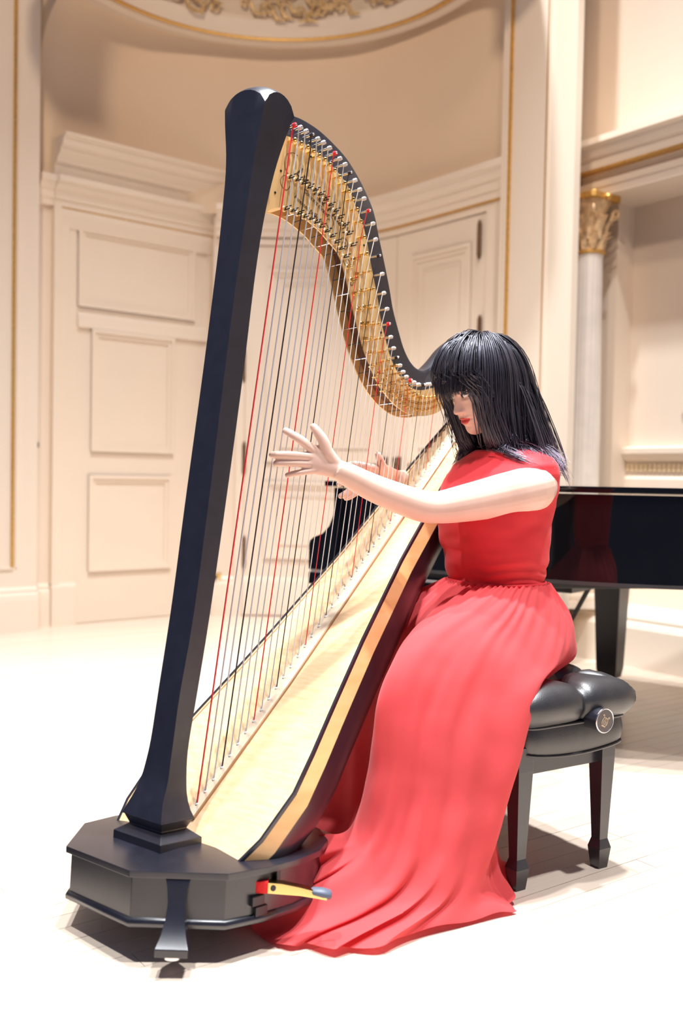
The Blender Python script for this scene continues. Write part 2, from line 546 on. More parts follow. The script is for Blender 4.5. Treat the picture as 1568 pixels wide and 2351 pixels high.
cz.build('door_casing', M_trim, d3, smooth=20)
def hinge(px, py, D):
    m_ = MB()
    q = PB.P(SB(px, py), .03)
    z = at(px, py, q[1])[2]
    m_.cyl((q[0], q[1], z - .10), (q[0], q[1], z + .10), .014, 10)
    for e in (-1, 1):
        m_.cyl((q[0], q[1], z + e * .10), (q[0], q[1], z + e * .118), .009, 8)
    m_.build('hinge', M_bronze, D, smooth=40)
for y_ in (640, 840, 1052, 1268): hinge(560, y_, d2)
for y_ in (550, 768, 985): hinge(1108, y_, d3)
for px_, D in ((889, d2), (920, d3)):
    m_ = MB()
    q = PB.P(SB(px_), .02); q3 = PB.P(SB(px_), .065)
    z = at(px_, 1066, q[1])[2]
    m_.box((q[0], q[1], z), (.035, .014, .10))
    m_.cyl((q[0], q[1], z), (*q3, z), .008, 8)
    m_.tube([(q3[0], q3[1], z + .045), (q3[0], q3[1], z), (q3[0], q3[1], z - .045)], .012, 8)
    m_.build('door_handle', M_bronze, D, smooth=40)
m_ = MB()
q = PB.P(SB(496, 1325), .01); z = at(496, 1325, q[1])[2]
m_.box((q[0], q[1], z), (.075, .012, .06))
ob = m_.build('floor_box_socket', M_brass2, None, bevel=.003)
ob['label'] = 'small brass socket plate with dark knob on wall beside the harp column'; ob['category'] = 'socket'
m_ = MB(); m_.cyl((q[0] - .008, q[1] - .005, z), (q[0] - .008, q[1] - .03, z), .016, 14); m_.build('knob', M_darkmetal, ob, smooth=40)

# --- right pilaster ------------------------------------------------------------
p = MB()
PP.box(p, 0, PP.L, 0, 5.2, -0.045, 0.0)
p.prism([(1.20, 5.50), (1.262, 5.476), (1.405, 6.10), (1.28, 6.14)], 0, 5.2)
pil_r = struct('wall_pilaster_right', p, M_trim, 'tall cream pilaster with two thin gilded lines')
b = MB(); PP.sweep(b, 0, PP.L, BASE); struct('baseboard_pilaster', b, M_trim, 'cream baseboard at the foot of the right pilaster')
for px_, wd_ in ((1168, .010), (1253, .006)):
    g = MB(); s_ = PP.s_at(px_, 500)
    PP.box(g, s_ - wd_, s_ + wd_, .4, 5.1, 0, .012); g.build('gilded_line', M_gold, pil_r)
g = MB(); s_ = PP.s_at(1168, 500); s2_ = PP.s_at(1253, 500)
PP.box(g, s_ - .03, s_ - .01, .4, 5.1, 0, .014); PP.box(g, s2_ + .006, s2_ + .018, .4, 5.1, 0, .014)
g.build('panel_moulding', M_trim, pil_r)

# --- right bay: podium, recess wall, column, entablature --------------------------------
b = MB()
PR.sweep(b, -0.02, PR.L, [(-.5, 0), (.0, 0), (0, .215), (-.012, .24), (-.022, .25), (-.022, .27), (-.035, .29), (-.5, .29)])
struct('baseboard_right', b, M_trim, 'low cream podium base along the right bay under the column')
w = MB()
PR.box(w, -0.9, PR.L, 0.0, 3.0, -0.62, -0.40)
PR.box(w, -0.6, 0.04, 0.0, 2.7, -0.42, -0.25)
PR.box(w, -0.40, -0.22, 0.0, 3.0, -0.62, -0.14)
PR.box(w, -0.9, PR.L, 2.94, 5.2, -0.6, -0.12)
wall_right = struct('wall_right', w, M_wall, 'cream recessed wall of the right bay behind the fluted column')
dd = MB()
PR.sweep(dd, 0.0, PR.L, [(-.4, .98), (-.37, .98), (-.37, 1.04), (-.385, 1.06), (-.385, 1.14), (-.36, 1.155), (-.335, 1.19), (-.335, 1.22), (-.4, 1.235)])
trim_3 = struct('trim_3', dd, M_trim, 'cream dado rail with small dentil blocks behind the piano')
dn = MB()
for k in range(90):
    PR.box(dn, .02 + k * .032, .02 + k * .032 + .018, 1.085, 1.13, -.39, -.372)
dn.build('dentil_row', mat('ivory_gilt', (0.76, 0.60, 0.38), rough=.5), trim_3, kind='stuff')
pf = MB()
PR.frame(pf, .42, 1.5, 1.42, 2.34, .05, .025, -.4)
pf.build('wall_panel_moulding', M_trim, wall_right)
e = MB()
PR.sweep(e, -0.12, PR.L, [(-.40, 2.655), (-.05, 2.655), (-.05, 2.70), (-.04, 2.705), (-.04, 2.74), (-.06, 2.75), (-.06, 2.785), (.0, 2.80), (.0, 2.85), (.02, 2.86), (.045, 2.905), (.075, 2.915), (.075, 2.95), (-.40, 2.95)])
trim_4 = struct('trim_4', e, M_trim, 'cream entablature beam resting on the column capital')
g = MB(); PR.box(g, -0.1, PR.L, 2.787, 2.800, -.06, .003); g.build('gilded_line', M_gold, trim_4)
# fluted column
CX, CY, CR = 1.405, 5.80, 0.088
col = thing('fluted_column', 'white fluted column with gilded leafy capital behind the piano', 'column', Matrix.Translation((CX, CY, 0.29)))
sh = MB()
zb_, zt_ = 0.13, 2.03
rings = []
for z, k in ((zb_, 1.04), (zb_ + .03, 1.0), (1.0, .985), (zt_ - .03, .88), (zt_, .9)):
    ring = []
    for j in range(96):
        a = 2 * math.pi * j / 96
        fl_ = 1 - 0.075 * (abs(math.sin(a * 10)) ** 0.7 if .14 < z < zt_ - .02 else 0)
        ring.append((CR * k * fl_ * math.cos(a), CR * k * fl_ * math.sin(a), z))
    rings.append(ring)
sh.loft(rings); sh.build('shaft', mat('white_column_paint', (0.86, 0.80, 0.75), rough=.5), col, smooth=50)
bs = MB(); bs.box((0, 0, .02), (.24, .24, .04)); bs.lathe([(.115, .04), (.122, .06), (.115, .08), (.1, .085), (.1, .1), (.108, .115), (.1, .13)], sides=32)
bs.build('base', M_trim, col, smooth=40)
rg = MB(); rg.lathe([(.076, zt_), (.09, zt_ + .008), (.09, zt_ + .018), (.078, zt_ + .026)], sides=32); rg.build('astragal_ring', M_gold, col, smooth=50)
M_cap = mat('gilded_stone', (0.74, 0.53, 0.31), rough=.5, metal=.15, var=.35, scale=25)
bell = MB(); bell.lathe([(.07, zt_ + .02), (.072, zt_ + .12), (.085, zt_ + .24), (.115, zt_ + .30)], sides=24)
cap = bell.build('capital', M_cap, col, smooth=50)
def leafm(a, z0, h, r0, wd_, curl):
    L_ = MB()
    rings = []
    for t in np.linspace(0, 1, 7):
        r_ = r0 + curl * t ** 3 + .012 * t
        z = z0 + h * (t - .25 * max(0, t - .75) * 4 * .8)
        w_ = wd_ * (math.sin(math.pi * min(t * .8 + .15, 1)) ** .7)
        th_ = .009 * (1 - t * .5)
        dirv = np.array([math.cos(a), math.sin(a)]); tv = np.array([-dirv[1], dirv[0]])
        rings.append([(*(dirv * (r_ + o) + tv * x), z) for x, o in ((-w_, -th_), (-w_ * .5, th_ * .8), (0, th_ * 1.6), (w_ * .5, th_ * .8), (w_, -th_), (0, -th_))])
    return L_.loft(rings)
for row, (z0, h, r0, n_, wd_, cu, ph) in enumerate(((zt_ + .025, .11, .074, 8, .029, .050, 0), (zt_ + .08, .15, .082, 8, .032, .062, .5))):
    for k in range(n_):
        leafm(2 * math.pi * (k + ph) / n_, z0, h, r0, wd_, cu).build('acanthus_leaf', M_cap, cap, smooth=60)
for k in range(4):
    a = math.pi / 4 + k * math.pi / 2 + math.atan2(-.8, .6)
    dv = np.array([math.cos(a), math.sin(a)]); v_ = MB()
    pts = [(*(dv * (.085 + .05 * t)), zt_ + .13 + .13 * t) for t in np.linspace(0, 1, 6)]
    c_ = np.array(pts[-1]) + np.array([*(-dv * .0), -.024])
    for q_ in np.linspace(math.pi / 2, -math.pi * 1.6, 16):
        rr = .024 * (1 - .5 * (math.pi / 2 - q_) / (2.1 * math.pi))
        pts.append((*(c_[:2] + dv * rr * math.cos(q_)), c_[2] + rr * math.sin(q_)))
    v_.tube(pts, .0085, 6); v_.build('volute', M_cap, cap, smooth=60)
ab = MB()
poly = []
for k in range(4):
    a0 = math.pi / 4 + k * math.pi / 2 + math.atan2(-.8, .6)
    for da, rr in ((-.08, .165), (.08, .165), (.4, .128), (math.pi / 4, .118), (math.pi / 2 - .4, .128)):
        poly.append((rr * math.cos(a0 + da), rr * math.sin(a0 + da)))
ab.prism(poly, zt_ + .30, zt_ + .335)
ab.build('abacus', M_gold, col, bevel=.004)
for k in range(4):
    a0 = k * math.pi / 2 + math.atan2(-.8, .6)
    f_ = MB(); f_.lathe([(.004, -.02), (.02, -.014), (.026, 0), (.018, .014), (.004, .02)], c=(.122 * math.cos(a0), .122 * math.sin(a0), zt_ + .315), sides=10)
    f_.build('rosette', M_gold, cap, smooth=60)

# --- upper wall shell, ring and dome -----------------------------------------------
RC, RR, RZT = np.array([-0.47, 5.77]), 1.345, 4.075
n_ = 61
s_all = np.linspace(0, 1, n_)
up_path = [(-2.04, 6.5)] + [tuple(PA.P(s)) for s in (.1, .45, .85)] + [tuple(PB.P(s)) for s in (.22, .6, 1.0, 1.4, 1.8, PB.L + .1)]
up_path = np.vstack([[(-3.0, 6.9), (-2.5, 6.75), (-2.2, 6.6)], catmull(up_path, n_)])
rows = []
for q in up_path:
    q = np.array(q); a = math.atan2(*(q - RC)[::-1])
    top = RC + (RR + .06) * np.array([math.cos(a), math.sin(a)]) if q[0] > -2.05 else q
    col_ = []
    for t in np.linspace(0, 1, 12):
        b_ = t ** 2.2
        col_.append((*(q * (1 - b_) + top * b_), 2.88 + (RZT - 2.88) * math.sin(t * math.pi / 2) ** .9))
    rows.append(col_)
sh = MB()
sh.loft(rows, closed=False)
outer = [[(x + (x - RC[0]) * .06, y + (y - RC[1]) * .06, z) for x, y, z in r_] for r_ in rows]
sh.loft(outer, closed=False)
struct('wall_upper', sh, mat('warm_cream_plaster', (0.80, 0.63, 0.46), rough=.7, var=.012, scale=2.5), 'smooth warm cream plaster wall curving up to the dome ring', smooth=180)
def arc_path(rad, a0=-30, a1=210, n=64):
    return Path([RC + rad * np.array([math.cos(t), math.sin(t)]) for t in np.radians(np.linspace(a1, a0, n))])
rg = MB()
AP = arc_path(RR)
AP.sweep(rg, 0, AP.L, [(-.10, RZT - .02), (-.03, RZT - .03), (.0, RZT - .045), (.045, RZT - .03), (.05, RZT - .005), (.085, RZT - .012), (.115, RZT - .03), (.15, RZT + .0), (.17, RZT + .06), (.15, RZT + .1), (-.10, RZT + .1)])
trim_5 = struct('trim_5', rg, M_trim, 'round cream moulding ring at the edge of the dome', smooth=40)
g = MB()
AP.sweep(g, 0, AP.L, [(.052, RZT - .02), (.068, RZT - .03), (.08, RZT - .018), (.066, RZT + .01)])
g.build('gilded_line', M_gold, trim_5, smooth=60)
AD = arc_path(RR - .15)
dm = MB()
rows = []
for s in AD.cuts(0, AD.L):
    rows.append([(*AD.P(s, o), z) for o, z in ((0, RZT + .05), (.03, RZT + .35), (.15, RZT + .65), (.45, RZT + .95), (.9, RZT + 1.1))])
dm.loft(rows, closed=False)
rows2 = [[(x + (x - RC[0]) * .04, y + (y - RC[1]) * .04, z + .04) for x, y, z in r_] for r_ in rows]
dm.loft(rows2, closed=False)
ceiling = struct('ceiling', dm, mat('dome_plaster', (0.70, 0.58, 0.44), rough=.7, var=.1, scale=6), 'pale dome interior with gilded scroll relief', smooth=60)
sc = MB()
r = random.Random(5)
for k in range(46):
    s = .9 + k * (AD.L - 1.8) / 46 + r.uniform(-.02, .02)
    zc = RZT + r.uniform(.10, .33); sg = r.choice((-1, 1)); R0 = r.uniform(.035, .07)
    pts = []
    for a in np.linspace(0, 2.6 * math.pi, 20):
        rr = R0 * (1 - a / (3 * math.pi))
        pts.append((*AD.P(s + sg * rr * math.cos(a), .025 + .02), zc + rr * math.sin(a)))
    sc.tube(pts, .008, 5)
    sc.tube([(*AD.P(s + sg * R0, .045), zc), (*AD.P(s + sg * (R0 + .03), .05), zc - .06), (*AD.P(s + sg * (R0 + .10), .045), zc - .07)], [.012, .016, .004], 5)
sc.build('gilded_scrolls', mat('dull_gilt', (0.62, 0.43, 0.21), rough=.5, metal=.2, var=.25, scale=30), ceiling, smooth=60, kind='stuff')

# ================================================================ the harp
HP0 = np.array([-0.378, 2.273, 0.224])
th_, ta_, le_ = math.radians(47), math.radians(5), math.radians(-3)
_u0 = np.array([math.cos(th_), math.sin(th_), 0]); _n0 = np.array([math.sin(th_), -math.cos(th_), 0]); _up = np.array([0, 0, 1.0])
HV = math.cos(ta_) * _up + math.sin(ta_) * _u0
HU = math.cos(ta_) * _u0 - math.sin(ta_) * _up
HV, HN = math.cos(le_) * HV + math.sin(le_) * _n0, math.cos(le_) * _n0 - math.sin(le_) * HV
HM = Matrix(((HU[0], HV[0], HN[0], HP0[0]), (HU[1], HV[1], HN[1], HP0[1]), (HU[2], HV[2], HN[2], HP0[2]), (0, 0, 0, 1)))
def harp_world(u, v, n):
    return HP0 + HU * u + HV * v + HN * n
harp = thing('concert_harp', 'black concert pedal harp with pale spruce soundboard, tilted toward the seated player', 'harp', HM)

# base -------------------------------------------------------------------------
half = [(-.2, .12), (-.057, .268), (.04, .285), (.13, .285), (.22, .265), (.30, .215), (.36, .13), (.385, .045)]
out_ = [(u, n) for u, n in half] + [(u, -n) for u, n in reversed(half)]
def bring(k, v, c=(.06, 0)):
    return [(c[0] + (u - c[0]) * k, v, c[1] + (n - c[1]) * k) for u, n in out_]
b = MB()
b.loft([bring(.50, -.040), bring(1, -.053), bring(1.0, -.067), bring(.955, -.068), bring(.955, -.152)])
base = b.build('base', M_black, harp, smooth=28, bevel=.0015)
b = MB()
b.loft([bring(.95, -.150), bring(.975, -.154), bring(.985, -.160), bring(.982, -.168), bring(.95, -.173)])
b.build('base_rim', M_black, harp, smooth=60)
# plinth and column
def rect(uc, vv, hu, hn, k=1):
    return [(uc - hu * k, vv, -hn * k), (uc - hu * k, vv, hn * k), (uc + hu * k, vv, hn * k), (uc + hu * k, vv, -hn * k)]
b = MB()
pc = -.040
b.loft([rect(pc, .018, .046, .073), rect(pc - .0, -.006, .036, .060), rect(pc, -.008, .036, .060), rect(pc, -.026, .058, .088), rect(pc, -.046, .058, .088)])
b.build('plinth', M_black, harp, bevel=.001)
UF = [(1.736, .117), (1.657, .114), (1.448, .098), (1.216, .075), (.738, .027), (.433, -.006), (.286, -.028), (.142, -.047), (.09, -.058), (.052, -.074), (.015, -.088)]
UB = [(1.745, .220), (1.666, .201), (1.464, .160), (1.3, .140), (1.12, .124), (.743, .080), (.463, .046), (.282, .022), (.127, -.001), (.061, -.003), (.03, .0), (.014, .006)]
HW = [(1.75, .078), (1.70, .070), (1.62, .056), (1.45, .046), (1.2, .0415), (.75, .044), (.43, .043), (.23, .0405), (.14, .044), (.09, .050), (.06, .055), (.014, .074)]
def cubic(tab, x):
    t = np.array(sorted(tab)); xs, ys = t[:, 0], t[:, 1]
    m = np.gradient(ys, xs)
    i = int(np.clip(np.searchsorted(xs, x) - 1, 0, len(xs) - 2)); h = xs[i + 1] - xs[i]; q = np.clip((x - xs[i]) / h, 0, 1)
    return (2 * q**3 - 3 * q**2 + 1) * ys[i] + (q**3 - 2 * q**2 + q) * h * m[i] + (-2 * q**3 + 3 * q**2) * ys[i + 1] + (q**3 - q**2) * h * m[i + 1]
K = 8
def sq(k):
    pts = []
    for a, c in (((-1, -1), (-1, 1)), ((-1, 1), (1, 1)), ((1, 1), (1, -1)), ((1, -1), (-1, -1))):
        for j in range(K):
            t = j / K
            pts.append((a[0] + (c[0] - a[0]) * t, a[1] + (c[1] - a[1]) * t))
    return [(x * k, y * k) for x, y in pts]
rings = []
VT = 1.738
for vv in list(np.linspace(.014, .25, 14)) + list(np.linspace(.29, 1.4, 20)) + list(np.linspace(1.44, VT, 12)):
    uf, ub, hw = cubic(UF, vv), cubic(UB, vv), cubic(HW, vv)
    rings.append([((uf + ub) / 2 + x * (ub - uf) / 2, vv, y * hw) for x, y in sq(1)])
uf, ub, hw = cubic(UF, VT), cubic(UB, VT), cubic(HW, VT)
def dome(x, y):
    return VT + .066 * (math.sqrt(2.08 - x * x - y * y) - .283) / 1.16 - .012 * y
rings[-1] = [((uf + ub) / 2 + x * (ub - uf) / 2, dome(x, y), y * hw) for x, y in sq(1)]
b = MB(); b.loft(rings, caps=False)
cr = [[((uf + ub) / 2 + x * (ub - uf) / 2, dome(x, y), y * hw) for x, y in sq(k)] for k in (1, .98, .9, .75, .5, .25, .02)]
b.loft(cr, caps=False)
bmn = b.mesh('column', M_black)
bm = bmesh.new(); bm.from_mesh(bmn); bmesh.ops.remove_doubles(bm, verts=bm.verts, dist=1e-5)
es = [e for e in bm.edges if len(e.link_faces) == 2 and e.calc_face_angle(0) > math.radians(35)]
bmesh.ops.recalc_face_normals(bm, faces=bm.faces)
bm.to_mesh(bmn); bm.free()
bmn.polygons.foreach_set('use_smooth', [True] * len(bmn.polygons)); bmn.set_sharp_from_angle(angle=math.radians(32))
link('column', bmn, harp)

# soundboard and body ---------------------------------------------------------------
BE = math.radians(46.62); CB, SBn = math.cos(BE), math.sin(BE)
def sbp(s, n, d):
    return (s * CB - d * SBn, -.0605 + s * SBn + d * CB, n)
HWS = [(-.03, .205), (.02, .228), (.075, .248), (.2, .258), (.305, .240), (.45, .210), (.65, .171), (.95, .124), (1.2, .102), (1.44, .076), (1.62, .050), (1.70, .040)]
hws = lambda s: lerp_table(HWS, s)[0]
ss = [-.03, 0.02, .075, .14, .2, .25, .305] + list(np.linspace(.36, 1.70, 24))
b = MB()
b.loft([[sbp(s, -hws(s), 0), sbp(s, hws(s), 0), sbp(s, hws(s), -.006), sbp(s, -hws(s), -.006)] for s in ss])
b.build('soundboard', M_spruce, harp, smooth=20)
for sg in (-1, 1):
    b = MB()
    b.loft([[sbp(s, sg * (hws(s) - .005), .0025), sbp(s, sg * (hws(s) + .002), .0025), sbp(s, sg * (hws(s) + .002), -.006), sbp(s, sg * (hws(s) - .005), -.002)] for s in ss])
    b.build('binding', M_black, harp, smooth=30)['label'] = 'thin black edge strip of the soundboard'
    b = MB()
    b.loft([[sbp(s, sg * (hws(s) - .012), .0012), sbp(s, sg * (hws(s) - .016), .0012), sbp(s, sg * (hws(s) - .016), -.002), sbp(s, sg * (hws(s) - .012), -.002)] for s in ss[4:]])
    if sg < 0: b.build('inlay_line', M_brown, harp)
    b = MB()
    b.loft([[sbp(s, sg * (hws(s) + .001), -.001), sbp(s, sg * (hws(s) + .010), -.046), sbp(s, sg * (hws(s) - .006), -.046), sbp(s, sg * (hws(s) - .008), -.006)] for s in ss])
    b.build('side_band', M_band, harp, smooth=30)
DEP = [(-.03, .06), (.1, .13), (.3, .165), (.7, .15), (1.2, .115), (1.7, .085)]
b = MB()
rings = []
for s in ss:
    hw, D = hws(s) + .010, lerp_table(DEP, s)[0]
    rings.append([sbp(s, hw * np.sign(math.cos(a)) * abs(math.cos(a)) ** .75, -.045 - D * math.sin(a) ** .8) for a in np.linspace(0, math.pi, 19)])
b.loft(rings, closed=True, caps=True)
b.build('soundbox', M_black, harp, smooth=40)
# central string rib, brown inlay
b = MB()
sr = np.linspace(.075, 1.66, 20)
b.loft([[sbp(s, -.014, .006), sbp(s, .012 + .018 * min(1, s / .5), .006), sbp(s, .014 + .018 * min(1, s / .5), 0), sbp(s, -.016, 0)] for s in sr])
b.build('string_rib', M_rib, harp, smooth=20)
b = MB()
b.loft([[sbp(s, .012 + .018 * min(1, s / .5), .0062), sbp(s, .0155 + .018 * min(1, s / .5), .005), sbp(s, .016 + .018 * min(1, s / .5), 0), sbp(s, .012 + .018 * min(1, s / .5), 0)] for s in sr])
b.build('inlay_line', M_brown, harp)

# neck --------------------------------------------------------------------------------
UPS = [(.16, 1.765), (.23, 1.785), (.303, 1.794), (.348, 1.797), (.408, 1.791), (.470, 1.773), (.526, 1.749), (.574, 1.714), (.614, 1.676), (.649, 1.629), (.672, 1.571), (.701, 1.501), (.729, 1.429), (.749, 1.369), (.779, 1.309), (.806, 1.262), (.839, 1.229), (.882, 1.214), (.925, 1.224), (.97, 1.262), (1.02, 1.312), (1.08, 1.352), (1.14, 1.365), (1.20, 1.35), (1.26, 1.30)]
BORD = [(.17, 1.700), (.22, 1.715), (.278, 1.727), (.315, 1.729), (.357, 1.729), (.401, 1.723), (.445, 1.710), (.492, 1.691), (.530, 1.665), (.560, 1.623), (.596, 1.576), (.618, 1.526), (.639, 1.465), (.668, 1.390), (.686, 1.329), (.710, 1.275), (.738, 1.221), (.775, 1.181), (.809, 1.157), (.857, 1.146), (.906, 1.153), (.966, 1.173), (1.02, 1.200), (1.06, 1.227), (1.10, 1.255), (1.14, 1.285), (1.19, 1.315)]
LOW = [(.13, 1.44), (.18, 1.462), (.213, 1.489), (.228, 1.508), (.254, 1.525), (.294, 1.534), (.336, 1.533), (.378, 1.524), (.423, 1.509), (.458, 1.490), (.497, 1.469), (.522, 1.434), (.544, 1.386), (.565, 1.334), (.592, 1.276), (.619, 1.224), (.651, 1.178), (.687, 1.136), (.730, 1.104), (.776, 1.081), (.839, 1.067), (.910, 1.073), (.976, 1.095), (1.032, 1.134), (1.08, 1.178), (1.12, 1.220), (1.16, 1.262), (1.20, 1.300)]
ups = catmull(UPS, 90); bord = catmull(BORD, 90); low = catmull(LOW, 90)
def lerpc(A, B, t): return A * (1 - t) + B * t
def band(mb, A, B, n0, n1, rnd=0.0):
    rings = []
    r0 = rnd
    for k_, (a, c) in enumerate(zip(A, B)):
        if r0: rnd = r0 + .014 * min(1, max(0, (k_ - 58) / 12))
        e = (a - c) / (np.linalg.norm(a - c) + 1e-9)
        if rnd:
            rings.append([(*c, n0), (*(a - e * rnd), n0), (*(a - e * rnd * .3), n0 - np.sign(n0 - n1) * rnd * .3), (*a, n0 - np.sign(n0 - n1) * rnd), (*a, n1 + np.sign(n0 - n1) * rnd), (*(a - e * rnd * .3), n1 + np.sign(n0 - n1) * rnd * .3), (*(a - e * rnd), n1), (*c, n1)])
        else:
            rings.append([(*c, n0), (*a, n0), (*a, n1), (*c, n1)])
    return mb.loft(rings)
b = MB(); band(b, ups, lerpc(bord, low, .16), -.022, -.076, .006)
b.build('neck', M_black, harp, smooth=35)
b = MB(); band(b, bord, low, -.018, -.022)
b.build('action_plate', M_brass, harp, smooth=20)['label'] = 'engraved brass plate facing the strings'
b = MB(); band(b, bord, low, -.076, -.080)
b.build('action_plate', M_brass, harp, smooth=20)['label'] = 'plain brass plate on the far side of the neck'
b = MB(); band(b, lerpc(bord, low, .1)[14:], lerpc(bord, low, .72)[14:], -.024, -.074); b.build('action_core', M_mech, harp)
b = MB(); band(b, lerpc(bord, low, .1)[:17], lerpc(bord, low, .995)[:17], -.0225, -.0755); b.build('knee_block', M_brass, harp)
lc = lerpc(bord, low, .95)
for k in range(24):
    i = 20 + k * 2.6
    q = lerpc(lc[int(i)], lc[min(int(i) + 1, 89)], i % 1)
    b = MB(); b.cyl((*q, -.076), (*q, -.022), .0013 if k % 4 else .0024, 6)
    b.build('action_rod', M_darkmetal if k % 2 else M_silver, harp, smooth=40)
# body shoulder joining neck and soundbox
b = MB()
rings = []
for t in np.linspace(0, 1, 9):
    c = np.array([1.17, 1.10, 0]) * (1 - t) + np.array([1.18, 1.32, -.045]) * t
    rr = (.065 * (1 - t) + .075 * t, .07 * (1 - t) + .035 * t)
    rings.append([(c[0] + rr[0] * math.cos(a), c[1], c[2] + rr[1] * math.sin(a)) for a in np.linspace(0, 2 * math.pi, 20, endpoint=False)])
b.loft(rings); b.build('shoulder', M_black, harp, smooth=60)

# strings, pins, discs -------------------------------------------------------------------
PINS = [(0.283, 1.749), (0.304, 1.75), (0.326, 1.748), (0.348, 1.746), (0.371, 1.743), (0.393, 1.741), (0.417, 1.734), (0.439, 1.727), (0.459, 1.719), (0.481, 1.71), (0.502, 1.693), (0.524, 1.679), (0.545, 1.659), (0.564, 1.639), (0.585, 1.61), (0.606, 1.579), (0.62, 1.537), (0.636, 1.494), (0.654, 1.445), (0.665, 1.392), (0.681, 1.349), (0.69, 1.307), (0.702, 1.271), (0.717, 1.241), (0.732, 1.217), (0.748, 1.196), (0.764, 1.18), (0.78, 1.168), (0.799, 1.161), (0.817, 1.158), (0.838, 1.155), (0.862, 1.158), (0.882, 1.163), (0.902, 1.168), (0.92, 1.176)] + [(.94 + .02 * k, 1.186 + .0125 * k) for k in range(12)]
BRG = [(0.282, 1.713), (0.306, 1.712), (0.331, 1.711), (0.354, 1.708), (0.376, 1.703), (0.398, 1.7), (0.418, 1.693), (0.438, 1.683), (0.459, 1.672), (0.48, 1.66), (0.498, 1.644), (0.517, 1.626), (0.535, 1.603), (0.553, 1.573), (0.569, 1.533), (0.583, 1.489), (0.599, 1.441), (0.618, 1.395), (0.632, 1.345), (0.647, 1.301), (0.659, 1.26), (0.676, 1.226), (0.692, 1.202), (0.711, 1.181)]
UBOT = [(1, .076), (8, .246), (15, .418), (22, .590), (29, .748), (36, .904), (47, 1.146)]
bdt = {tuple(np.round(q, 4)): 0 for q in bord}
for k in range(25, 48):
    ub_ = lerp_table(UBOT, k)[0]; vb_ = 1.0583 * ub_ - .0605
    ut = ub_ + .05
    for _ in range(8):
        bo = np.interp(ut, bord[:, 0], bord[:, 1]); lo_ = np.interp(ut, low[:, 0], low[:, 1])
        vt = bo - .30 * (bo - lo_)
        ut = ub_ + .13 * (vt - vb_)
    BRG.append((ut, vt))
names7 = 'CDEFGAB'
pinm = MB(); pinm.cyl((0, 0, -.026), (0, 0, .016), .0036, 10); pinm.cyl((0, 0, .016), (0, 0, .019), .0036, 10, r1=.0022)
pin_me = pinm.mesh('tuning_pin', M_silver, 40)
bpm = MB(); bpm.lathe([(.0045, -.020), (.0045, -.004), (.003, -.002), (.003, .002), (.0058, .004), (.0062, .008), (.004, .0115), (.0005, .0125)], sides=12)
bp_me = bpm.mesh('bridge_pin', M_brass2, 50)
def disc_mesh(m_disc, m_prong):
    d_ = MB()
    d_.lathe([(.0005, -.0185), (.0078, -.0185), (.0078, -.0145), (.0062, -.013), (.0005, -.013)], sides=16, mi=0)
    for e in (-1, 1):
        d_.cyl((e * .0048, e * .002, -.014), (e * .0048, e * .002, .0075), .0016, 7, mi=1)
    d_.cyl((0, 0, -.0135), (0, 0, -.0115), .0024, 8, mi=1)
    return d_.mesh('fork_disc', [m_disc, m_prong], 40)
disc_dark, disc_gold = disc_mesh(M_brass, M_darkmetal), disc_mesh(M_brass2, M_brass2)
eym = MB(); eym.lathe([(.0042, 0), (.0042, .0012), (.0018, .0026), (.0005, .0026)], sides=10); 
ey_me = eym.mesh('eyelet', M_white, 50)
RB = Matrix.Rotation(BE, 3, 'Z')
